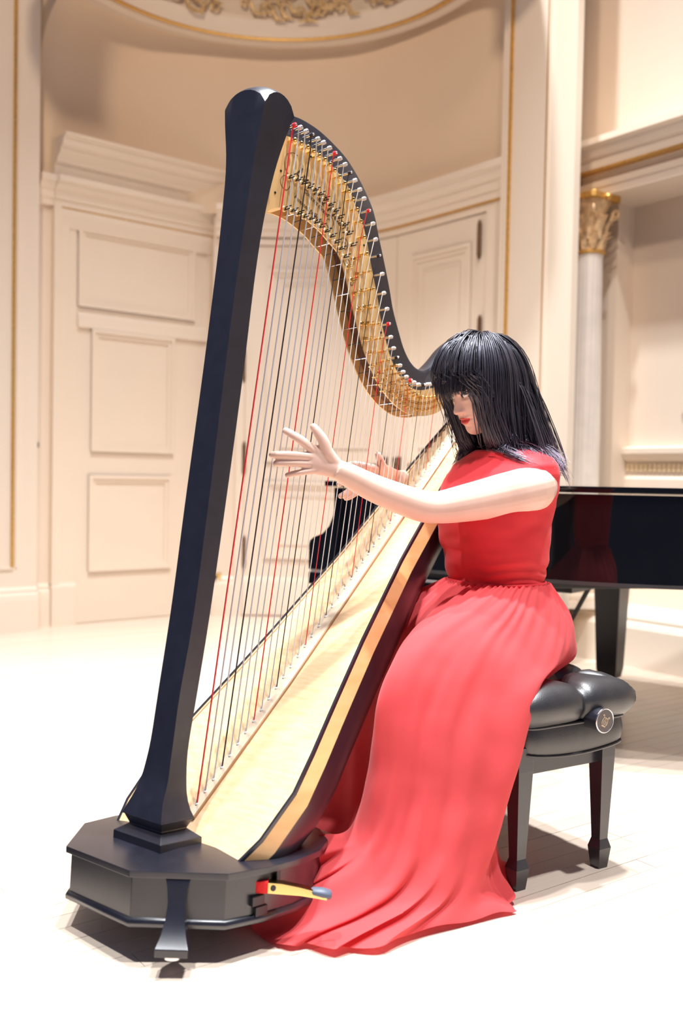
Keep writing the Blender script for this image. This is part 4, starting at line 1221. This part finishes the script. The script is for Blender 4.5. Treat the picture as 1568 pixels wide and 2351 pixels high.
for z in zs:
    yf, yb, w_ = cubic(YF, z), cubic(YB, z), cubic(WH, z)
    for p in phs:
        s_, c_ = math.sin(p), math.cos(p)
        x = w_ * np.sign(s_) * abs(s_) ** .92
        y = yf * c_ ** .86 if c_ > 0 else -yb * abs(c_) ** .9
        if c_ > .05:
            ax = abs(x)
            nose = np.interp(z, [-.052, -.047, -.0425, -.037, -.031, -.02, -.008, .004, .016], [0, .004, .0155, .0215, .0215, .0150, .0085, .0042, 0])
            sw = np.interp(z, [-.05, -.04, -.03, -.015, .01], [.0105, .0105, .0098, .0078, .0075])
            dy = nose * G(ax, sw)
            dy += .0062 * G(ax - .0135, .0058) * G(z + .0385, .0068)            # wings of the nose
            dy -= .0050 * G(ax - .0068, .0035) * G(z + .0465, .0030)            # nostrils
            dy -= .0075 * G(ax - .030, .0165) * G(z - .000, .0085)              # eye sockets
            dy += .0030 * G(ax - .031, .017) * G(z - .013, .006)                # brow, upper lid
            dy += .0020 * G(ax - .031, .014) * G(z + .013, .005)
            dy += .0035 * G(ax - .043, .016) * G(z + .034, .018)                # cheek
            mz = z + .0640 - .05 * max(0, ax - .010) * 1.0                       # mouth line lifts at the corners
            fall = G(ax, .0215)
            dy += .0052 * fall * G(mz - .0050, .0042) * (1 - .22 * G(ax, .003))
            dy += .0060 * fall * G(mz + .0062, .0050)
            dy -= .0040 * G(ax, .024) * G(mz, .0016)
            dy -= .0022 * G(ax - .0265, .004) * G(z + .0620, .005)
            dy -= .0016 * G(ax, .003) * G(z + .053, .005)
            y += dy * min(1, (c_ - .05) * 3)
        HVs.append((x, y, z))
nz_ = len(zs)
HVn = np.array(HVs)
for i in range(nz_ - 1):
    for j in range(nf):
        k = (j + 1) % nf
        HFs.append((i * nf + j, (i + 1) * nf + j, (i + 1) * nf + k, i * nf + k))
        c = HVn[[i * nf + j, (i + 1) * nf + j, (i + 1) * nf + k, i * nf + k]].mean(0)
        ax = abs(c[0]); mz = c[2] + .0640 - .05 * max(0, ax - .010)
        mi = 0
        if c[1] > .05 and ax < .0235:
            env = math.sqrt(max(0, 1 - (ax / .0235) ** 2))
            if -.0112 * env ** .8 < mz < (.0082 - .0018 * G(ax, .003)) * env ** .9: mi = 1
        if c[2] > .052 - .5 * max(0, ax - .045) - max(0, (.03 - c[1])) * 1.6: mi = 2
        HMi.append(mi)
head = MB(); head.v = [tuple(hw_(*p)) for p in HVs]; head.f = HFs; head.mi = HMi
ctop = len(head.v)
hm = head.mesh('head', [M_skin, M_lip, M_hairb], 180)
bm = bmesh.new(); bm.from_mesh(hm); bm.from_mesh(body_me)
bmesh.ops.recalc_face_normals(bm, faces=bm.faces)
full = bpy.data.meshes.new('body'); bm.to_mesh(full); bm.free()
for m in (M_skin, M_lip, M_hairb): full.materials.append(m)
full.polygons.foreach_set('use_smooth', [True] * len(full.polygons))
full.transform(PINV)
body = link('body', full, person)
# eyes
M_scl = mat('eye_white', (.80, .74, .72), rough=.2); M_iris = mat('dark_iris', (.02, .012, .01), rough=.08)
for sg in (1, -1):
    ey = MB(); rings = []
    c0 = np.array([.0305 * sg, .0735, .001])
    for q in np.linspace(0, math.pi, 14):
        rings.append([hw_(*(c0 + np.array([.0148 * math.sin(q) * math.cos(a), .0090 * math.cos(q), .0066 * math.sin(q) * math.sin(a)]) + np.array([0, -.0022 * abs(math.sin(q) * math.cos(a)), 0]))) for a in np.linspace(0, 2 * math.pi, 20, endpoint=False)])
    ey.loft(rings); eo = pbuild(ey, 'eye', M_scl)
    ir = MB(); ci = c0 + np.array([-.002 * sg - .0015, .0080, -.0006]); rings = []
    for r_, y_ in ((.0056, -.0006), (.0050, .0008), (.003, .0014), (.0002, .0015)):
        rings.append([hw_(*(ci + np.array([r_ * math.cos(a), y_, min(r_ * math.sin(a), .0042)]))) for a in np.linspace(0, 2 * math.pi, 18, endpoint=False)])
    ir.loft(rings)
    me = ir.mesh('iris', M_iris, 180); me.transform(PINV); link('iris', me, eo)
    la = MB(); pts = [hw_(*(c0 + np.array([.0158 * t * 1.0, .0086 - .0055 * t * t, .0066 * (1 - abs(t) ** 2.2) - .0008 + (.0012 * sg * t)]))) for t in np.linspace(-1, 1, 13)]
    la.tube(pts, [.0004] + [.0011] * 11 + [.0004], 6); me = la.mesh('eyelash', M_hairb, 180); me.transform(PINV); link('eyelash', me, eo)
    bw = MB(); pts = [hw_(sg * (.014 + .03 * t), .0905 - .012 * t * t - .004 * t, .019 + .004 * math.sin(t * 2.4)) for t in np.linspace(0, 1, 9)]
    bw.tube(pts, [.0012, .0018, .002, .002, .002, .0018, .0015, .001, .0005], 6, flat=.5); pbuild(bw, 'eyebrow', M_hairb)

# ---- hair ----------------------------------------------------------------------------------
HC0 = np.array([0, -.010, .012]); HRAD = np.array([.0815, .1060, .1150])
crown = np.array([.012, -.045, .10]); crown /= np.linalg.norm(crown)
def tolocal(P): d = (P - HCt) / HS; return np.stack([d @ HL, d @ HY, d @ HZ], -1)
def toworld(Q): return HCt + HS * (Q[:, :1] * HL + Q[:, 1:2] * HY + Q[:, 2:3] * HZ)
Hb = np.array([0, 0, -1.0])
downw = np.array([-HL[2], -HY[2], -HZ[2]])     # world down in head coordinates
NG = 560
dirs = []
e1 = np.cross(crown, [1, 0, 0]); e1 /= np.linalg.norm(e1); e2 = np.cross(crown, e1)
while len(dirs) < NG:
    al = math.acos(1 - rng.random() * (1 - math.cos(math.radians(112)))); ps = rng.random() * 2 * math.pi
    d = crown * math.cos(al) + math.sin(al) * (e1 * math.cos(ps) + e2 * math.sin(ps))
    q = HC0 + d * HRAD
    if q[1] > .0 and q[2] < .048 + .25 * max(0, .045 - abs(q[0])) * 0 - max(0, abs(q[0]) - .055) * 1.2 and q[1] > .015: continue
    if q[2] < -.055: continue
    dirs.append(d)
dirs = np.array(dirs)
alr = np.arccos(np.clip(dirs @ crown, -1, 1))
lay = rng.random(NG) * np.interp(alr, [.8, 1.5], [.021, .008]) + .003
Q = HC0 + dirs * (HRAD + lay[:, None] * .6)
D = dirs - crown * (dirs @ crown)[:, None]
D = D - dirs * np.sum(D * dirs, 1)[:, None]; D /= np.linalg.norm(D, axis=1)[:, None] + 1e-9
bang = (Q[:, 1] > .040) & (np.abs(Q[:, 0]) < .058) & (Q[:, 2] > .03)
side = ~bang & (Q[:, 1] > .0)
STEP, NS = .0125, 38
path = [Q.copy()]
alive_len = np.full(NG, NS)
zend = .995 + rng.random(NG) * .045 + np.where(side, .02 * rng.random(NG), 0)
zend = zend + np.where(bang | side, 0, .045)
bend = rng.normal(0, .0, NG)
nz1 = rng.normal(0, 1, (NG, 3))
bz = .026 + rng.normal(0, .008, NG) + .25 * np.maximum(0, np.abs(Q[:, 0]) - .02) * -1.2
shc = pw(-.045, -.02, .985); 
for st in range(NS):
    back = np.where(side, .22, 0.04) * max(0, 1 - st / 16)
    g = np.where((st < 10), 1, 0) * Hb + np.where(st < 10, 0, 1) * (.55 * Hb + .45 * downw)
    g = g / np.linalg.norm(g)
    gv = np.repeat(g[None], NG, 0)
    gv[~bang & ~side] = .35 * Hb + .65 * downw
    gv[bang] = Hb + np.array([0, .10, 0])
    gv = gv + np.stack([np.zeros(NG), -back * (~bang), np.zeros(NG)], 1)
    gv += .10 * nz1
    late = np.clip((st - 20) / 10, 0, 1)
    gv[~bang] += late * np.array([0, .55, 0]) * rng.random((1, 1))
    pd_ = (Q - HC0) / HRAD; pd_ /= np.linalg.norm(pd_, axis=1)[:, None]
    tg = pd_ * (pd_ @ crown)[:, None] - crown; tg /= np.linalg.norm(tg, axis=1)[:, None] + 1e-9
    wt = np.clip((Q[:, 2] + .055) / .06, 0, 1)[:, None] * np.where(bang, .85, .78)[:, None]
    gv = tg * wt + gv * (1 - wt)
    k = .45
    D = D * (1 - k) + gv * k
    D /= np.linalg.norm(D, axis=1)[:, None]
    Q = Q + D * STEP / HS
    # keep outside the head
    R_ = HRAD + lay[:, None] * (1 + .5 * min(1, st / 12))
    q = (Q - HC0) / R_; m = np.linalg.norm(q, axis=1)
    ins = m < 1
    Q[ins] = HC0 + (q[ins] / m[ins][:, None]) * R_[ins]
    # jaw and neck below
    R2 = np.array([.067, .080, .080]) + lay[:, None]; C2 = np.array([0, .000, -.055])
    q = (Q - C2) / R2; m = np.linalg.norm(q, axis=1); ins = (m < 1) & ~bang
    Q[ins] = C2 + (q[ins] / m[ins][:, None]) * R2[ins]
    # hair is swept behind the cheek
    lim = np.interp(Q[:, 2], [-.13, -.08, -.03, .02, .06], [.058, .056, .050, .056, .080])
    ov = (~bang) & (Q[:, 1] > lim) & (Q[:, 2] < .05)
    Q[ov, 1] = lim[ov]
    P = toworld(Q)
    d = P - shc; a, b_, c_ = d @ PS / (.205 + lay * .4), d @ PF / (.150 + lay), d[:, 2] / (.135 + lay * .4)
    m = np.sqrt(a * a + b_ * b_ + c_ * c_); ins = m < 1
    if ins.any():
        P[ins] = shc + d[ins] / m[ins][:, None]; Q = tolocal(P)
    path.append(Q.copy())
    done = (P[:, 2] < zend) & ~bang
    done |= bang & (Q[:, 2] < bz)
    alive_len = np.where(done & (alive_len == NS), st + 1, alive_len)
path = np.array(path)                                  # NS+1, NG, 3
MPT, NC = 16, 9
Vh, Fh, Tip = [], [], []
off_ = 0
for i in range(NG):
    n = max(3, alive_len[i]); src = path[:n + 1, i]
    tt = np.linspace(0, n, MPT); base_ = np.stack([np.interp(tt, np.arange(n + 1), src[:, c]) for c in range(3)], 1)
    W_ = toworld(base_)
    T = np.gradient(W_, axis=0); T /= np.linalg.norm(T, axis=1)[:, None] + 1e-9
    nrm = W_ - HCt; nrm -= T * np.sum(nrm * T, 1)[:, None]; nrm /= np.linalg.norm(nrm, axis=1)[:, None] + 1e-9
    sd = np.cross(T, nrm)
    u = np.linspace(0, 1, MPT)
    wid = (.010 if not bang[i] else .0075) * (.55 + .75 * np.sin(u * 2.4)) 
    for c in range(NC):
        o1, o2 = rng.normal(0, 1), rng.normal(0, .45)
        fr = .004 * u ** 2 * rng.normal(0, 1)
        ln = 1 - .10 * rng.random()
        C_ = W_ + sd * (o1 * wid)[:, None] + nrm * (o2 * wid * .7 + fr)[:, None]
        if ln < 1: C_ = np.stack([np.interp(u * ln, u, C_[:, q]) for q in range(3)], 1)
        rad = .00135 * (1 - .75 * u ** 3) * (.7 + .5 * rng.random())
        for k in range(3):
            a = 2.094 * k
            Vh.append(C_ + sd * (rad * math.cos(a) * 1.6)[:, None] + nrm * (rad * math.sin(a))[:, None])
        idx = off_ + np.arange(MPT)
        for k in range(3):
            a0, a1 = idx + k * MPT, idx + ((k + 1) % 3) * MPT
            Fh.append(np.stack([a0[:-1], a1[:-1], a1[1:], a0[1:]], 1))
        tp = np.clip((u - .62) / .38, 0, 1) ** 1.4 * (0 if bang[i] else (.35 + .65 * rng.random()))
        Tip += [tp] * 3
        off_ += 3 * MPT
Vh = np.concatenate(Vh) - PO; Fh = np.concatenate(Fh)
hme = bpy.data.meshes.new('hair')
hme.vertices.add(len(Vh)); hme.vertices.foreach_set('co', Vh.ravel())
hme.loops.add(Fh.size); hme.loops.foreach_set('vertex_index', Fh.ravel().astype(np.int32))
hme.polygons.add(len(Fh)); hme.polygons.foreach_set('loop_start', np.arange(0, Fh.size, 4, dtype=np.int32))
hme.polygons.foreach_set('use_smooth', np.ones(len(Fh), bool))
hme.update(calc_edges=True)
ta = hme.attributes.new('tip', 'FLOAT', 'POINT'); ta.data.foreach_set('value', np.concatenate(Tip))
hme.materials.append(M_hair)
hair = link('hair', hme, person)

# ---- dress ----------------------------------------------------------------------------------
def vnoise(p, f, seed=0):
    from mathutils import noise
    return noise.noise(Vector((p[0] * f + seed, p[1] * f - seed, p[2] * f)))
BOD = [(.722, .140, .122, 0), (.735, .136, .119, 0), (.76, .139, .122, .002), (.80, .146, .130, .006), (.85, .153, .138, .012), (.90, .160, .146, .016), (.95, .170, .146, .012), (1.00, .180, .132, .000), (1.035, .186, .108, -.012), (1.062, .182, .088, -.020), (1.082, .158, .076, -.026), (1.098, .112, .072, -.026), (1.104, .100, .068, -.028), (1.100, .096, .064, -.028), (1.08, .092, .060, -.026)]
b = MB(); rings = []
zq = np.r_[np.linspace(0, 11, 56), 12, 13, 14]
for t in zq:
    z, hw, hd, f = [np.interp(t, range(len(BOD)), [r_[k] for r_ in BOD]) for k in range(4)]
    ring = []
    for a in np.linspace(0, 2 * math.pi, 112, endpoint=False):
        c, s = math.cos(a), math.sin(a)
        ff, s2 = hd * np.sign(c) * abs(c) ** .85, hw * np.sign(s) * abs(s) ** .85
        p = pw(f + ff, s2, z)
        wr = .004 * vnoise(p * np.array([1, 1, 2.2]), 14) + .003 * math.sin(z * 150 + 6 * vnoise(p, 9, 3)) * math.exp(-((z - .76) / .05) ** 2)
        if c > .2: wr += .010 * (c - .2) * vnoise(p * np.array([.6, .6, 2]), 16, 5) * math.exp(-((z - .83) / .09) ** 2)
        ring.append(p + (PF * c + PS * s) * wr)
    rings.append(ring)
b.loft(rings, caps=False); pbuild(b, 'bodice', M_bodice)['label'] = 'sleeveless red satin bodice'
MER = [
 [(.125, -.02, .735), (.19, -.02, .69), (.25, -.02, .61), (.28, -.02, .45), (.30, -.02, .25), (.36, -.02, .08), (.46, -.02, .012)],
 [(.120, .05, .735), (.24, .08, .690), (.40, .10, .615), (.475, .11, .48), (.50, .10, .29), (.535, .085, .16), (.63, .045, .125), (.80, -.005, .020)],
 [(.105, .10, .735), (.22, .15, .705), (.41, .18, .630), (.52, .19, .515), (.55, .20, .31), (.585, .19, .17), (.68, .155, .10), (.87, .11, .020)],
 [(.060, .135, .735), (.17, .20, .690), (.34, .245, .600), (.45, .265, .46), (.50, .285, .25), (.60, .29, .09), (.84, .235, .012)],
 [(.000, .150, .735), (.10, .22, .670), (.24, .285, .565), (.34, .315, .42), (.39, .335, .23), (.48, .35, .07), (.70, .365, .008)],
 [(-.06, .140, .735), (-.03, .215, .655), (.06, .285, .565), (.165, .335, .505), (.235, .355, .35), (.295, .345, .17), (.34, .352, .06), (.325, .395, .008)],
 [(-.10, .105, .735), (-.10, .19, .645), (-.04, .235, .555), (.16, .285, .500), (.250, .28, .30), (.275, .30, .08), (.285, .355, .008)],
 [(-.122, .05, .735), (-.165, .10, .640), (-.165, .15, .545), (-.02, .21, .508), (.215, .24, .42), (.22, .26, .08), (.17, .27, .010)],
 [(-.125, -.02, .735), (-.185, -.02, .640), (-.185, -.02, .545), (-.06, -.02, .508), (.21, .06, .42), (.22, .1, .1), (.22, .1, .012)],
 [(-.10, -.10, .735), (-.14, -.16, .640), (-.13, -.19, .545), (.0, -.2, .508), (.20, -.15, .40), (.21, -.14, .1), (.22, -.14, .012)],
 [(-.02, -.15, .735), (.03, -.22, .650), (.14, -.28, .575), (.24, -.32, .45), (.27, -.32, .25), (.29, -.31, .08), (.32, -.30, .012)],
 [(.06, -.135, .735), (.14, -.22, .680), (.26, -.33, .600), (.33, -.38, .47), (.36, -.38, .25), (.38, -.36, .08), (.42, -.34, .012)],
 [(.11, -.085, .735), (.17, -.12, .690), (.25, -.22, .600), (.29, -.26, .46), (.30, -.25, .25), (.33, -.22, .08), (.38, -.2, .012)],
]
NU, NV = 340, 130
mer = np.array([catmull(m, NV) for m in MER])                         # 13, NV, 3
grid = np.zeros((NV, NU, 3))
for j in range(NV):
    grid[j] = catmull(mer[:, j], NU, closed=True)
# folds along the normals
du = np.roll(grid, -1, 1) - np.roll(grid, 1, 1); dv = np.gradient(grid, axis=0)
nn = np.cross(du, dv); nn /= np.linalg.norm(nn, axis=2)[:, :, None] + 1e-9
ctr = grid.mean(axis=1, keepdims=True)
if np.sum(nn * (grid - ctr)) < 0: nn = -nn
uu_ = np.linspace(0, 1, NU, endpoint=False); vv_ = np.linspace(0, 1, NV)
disp = np.zeros((NV, NU))
rs = np.random.default_rng(12)
for j, v in enumerate(vv_):
    ph = uu_ * 2 * math.pi
    gather = .0035 * math.exp(-(v / .10) ** 2) * np.sin(46 * ph + 2 * np.sin(5 * ph)) + .003 * math.exp(-((v - .12) / .14) ** 2) * np.sin(29 * ph + 3 * np.sin(3 * ph) + 4 * v)
    A = .0015 + .022 * max(0, v - .34) ** 1.15
    fold = A * (.55 * np.sin(13 * ph + 2.2 * np.sin(3 * ph + 2 * v) + 1.5 * v) + .22 * np.sin(27 * ph + 3.0 * np.sin(4 * ph + v) - 3 * v) + .75 * np.sin(7 * ph + 1.6 * np.sin(2 * ph) + 1.1))
    disp[j] = gather + fold
grid += nn * disp[:, :, None]
# flowing pool at the hem
for j, v in enumerate(vv_):
    if v > .74:
        k = (v - .74) / .26
        for i in range(NU):
            ph = uu_[i] * 2 * math.pi
            grid[j, i, 2] += k * (.014 + .020 * math.sin(13 * ph + 3 * v * 2) + .012 * math.sin(31 * ph + 9 * v)) * (1 - .75 * k)
            wv = (.020 + .020 * math.exp(-((ph - .8) / .7) ** 2)) * k * math.sin(19 * ph + 2 * math.sin(7 * ph))
            grid[j, i, :2] += wv * np.array([math.cos(ph), math.sin(ph)])
grid[:, :, 2] = np.maximum(grid[:, :, 2], .004 + .003 * np.sin(np.linspace(0, 60, NU))[None, :] ** 2)
V = [pw(*p) for p in grid.reshape(-1, 3)]
for q in range(len(V)):
    V[q] = V[q] + (np.array([vnoise(V[q], 13), vnoise(V[q], 13, 7), 0]) * .003)
F = [(j * NU + i, j * NU + (i + 1) % NU, (j + 1) * NU + (i + 1) % NU, (j + 1) * NU + i) for j in range(NV - 1) for i in range(NU)]
b = MB(); b.add(V, F); pbuild(b, 'skirt', M_skirt)['label'] = 'floor-length gathered red chiffon skirt'
b = MB(); rings = []
for a in np.linspace(0, 2 * math.pi, 120, endpoint=False):
    c, s = math.cos(a), math.sin(a)
    p0 = pw(.134 * np.sign(c) * abs(c) ** .9 * .93, .142 * np.sign(s) * abs(s) ** .9, .734)
    o = PF * c + PS * s
    rings.append([p0 - o * .004 + PZ * .006, p0 + o * .002 + PZ * .005, p0 + o * .003 - PZ * .004, p0 - o * .004 - PZ * .006])
rings.append(rings[0]); b.loft(rings, caps=False); pbuild(b, 'waist_seam', M_bodice)
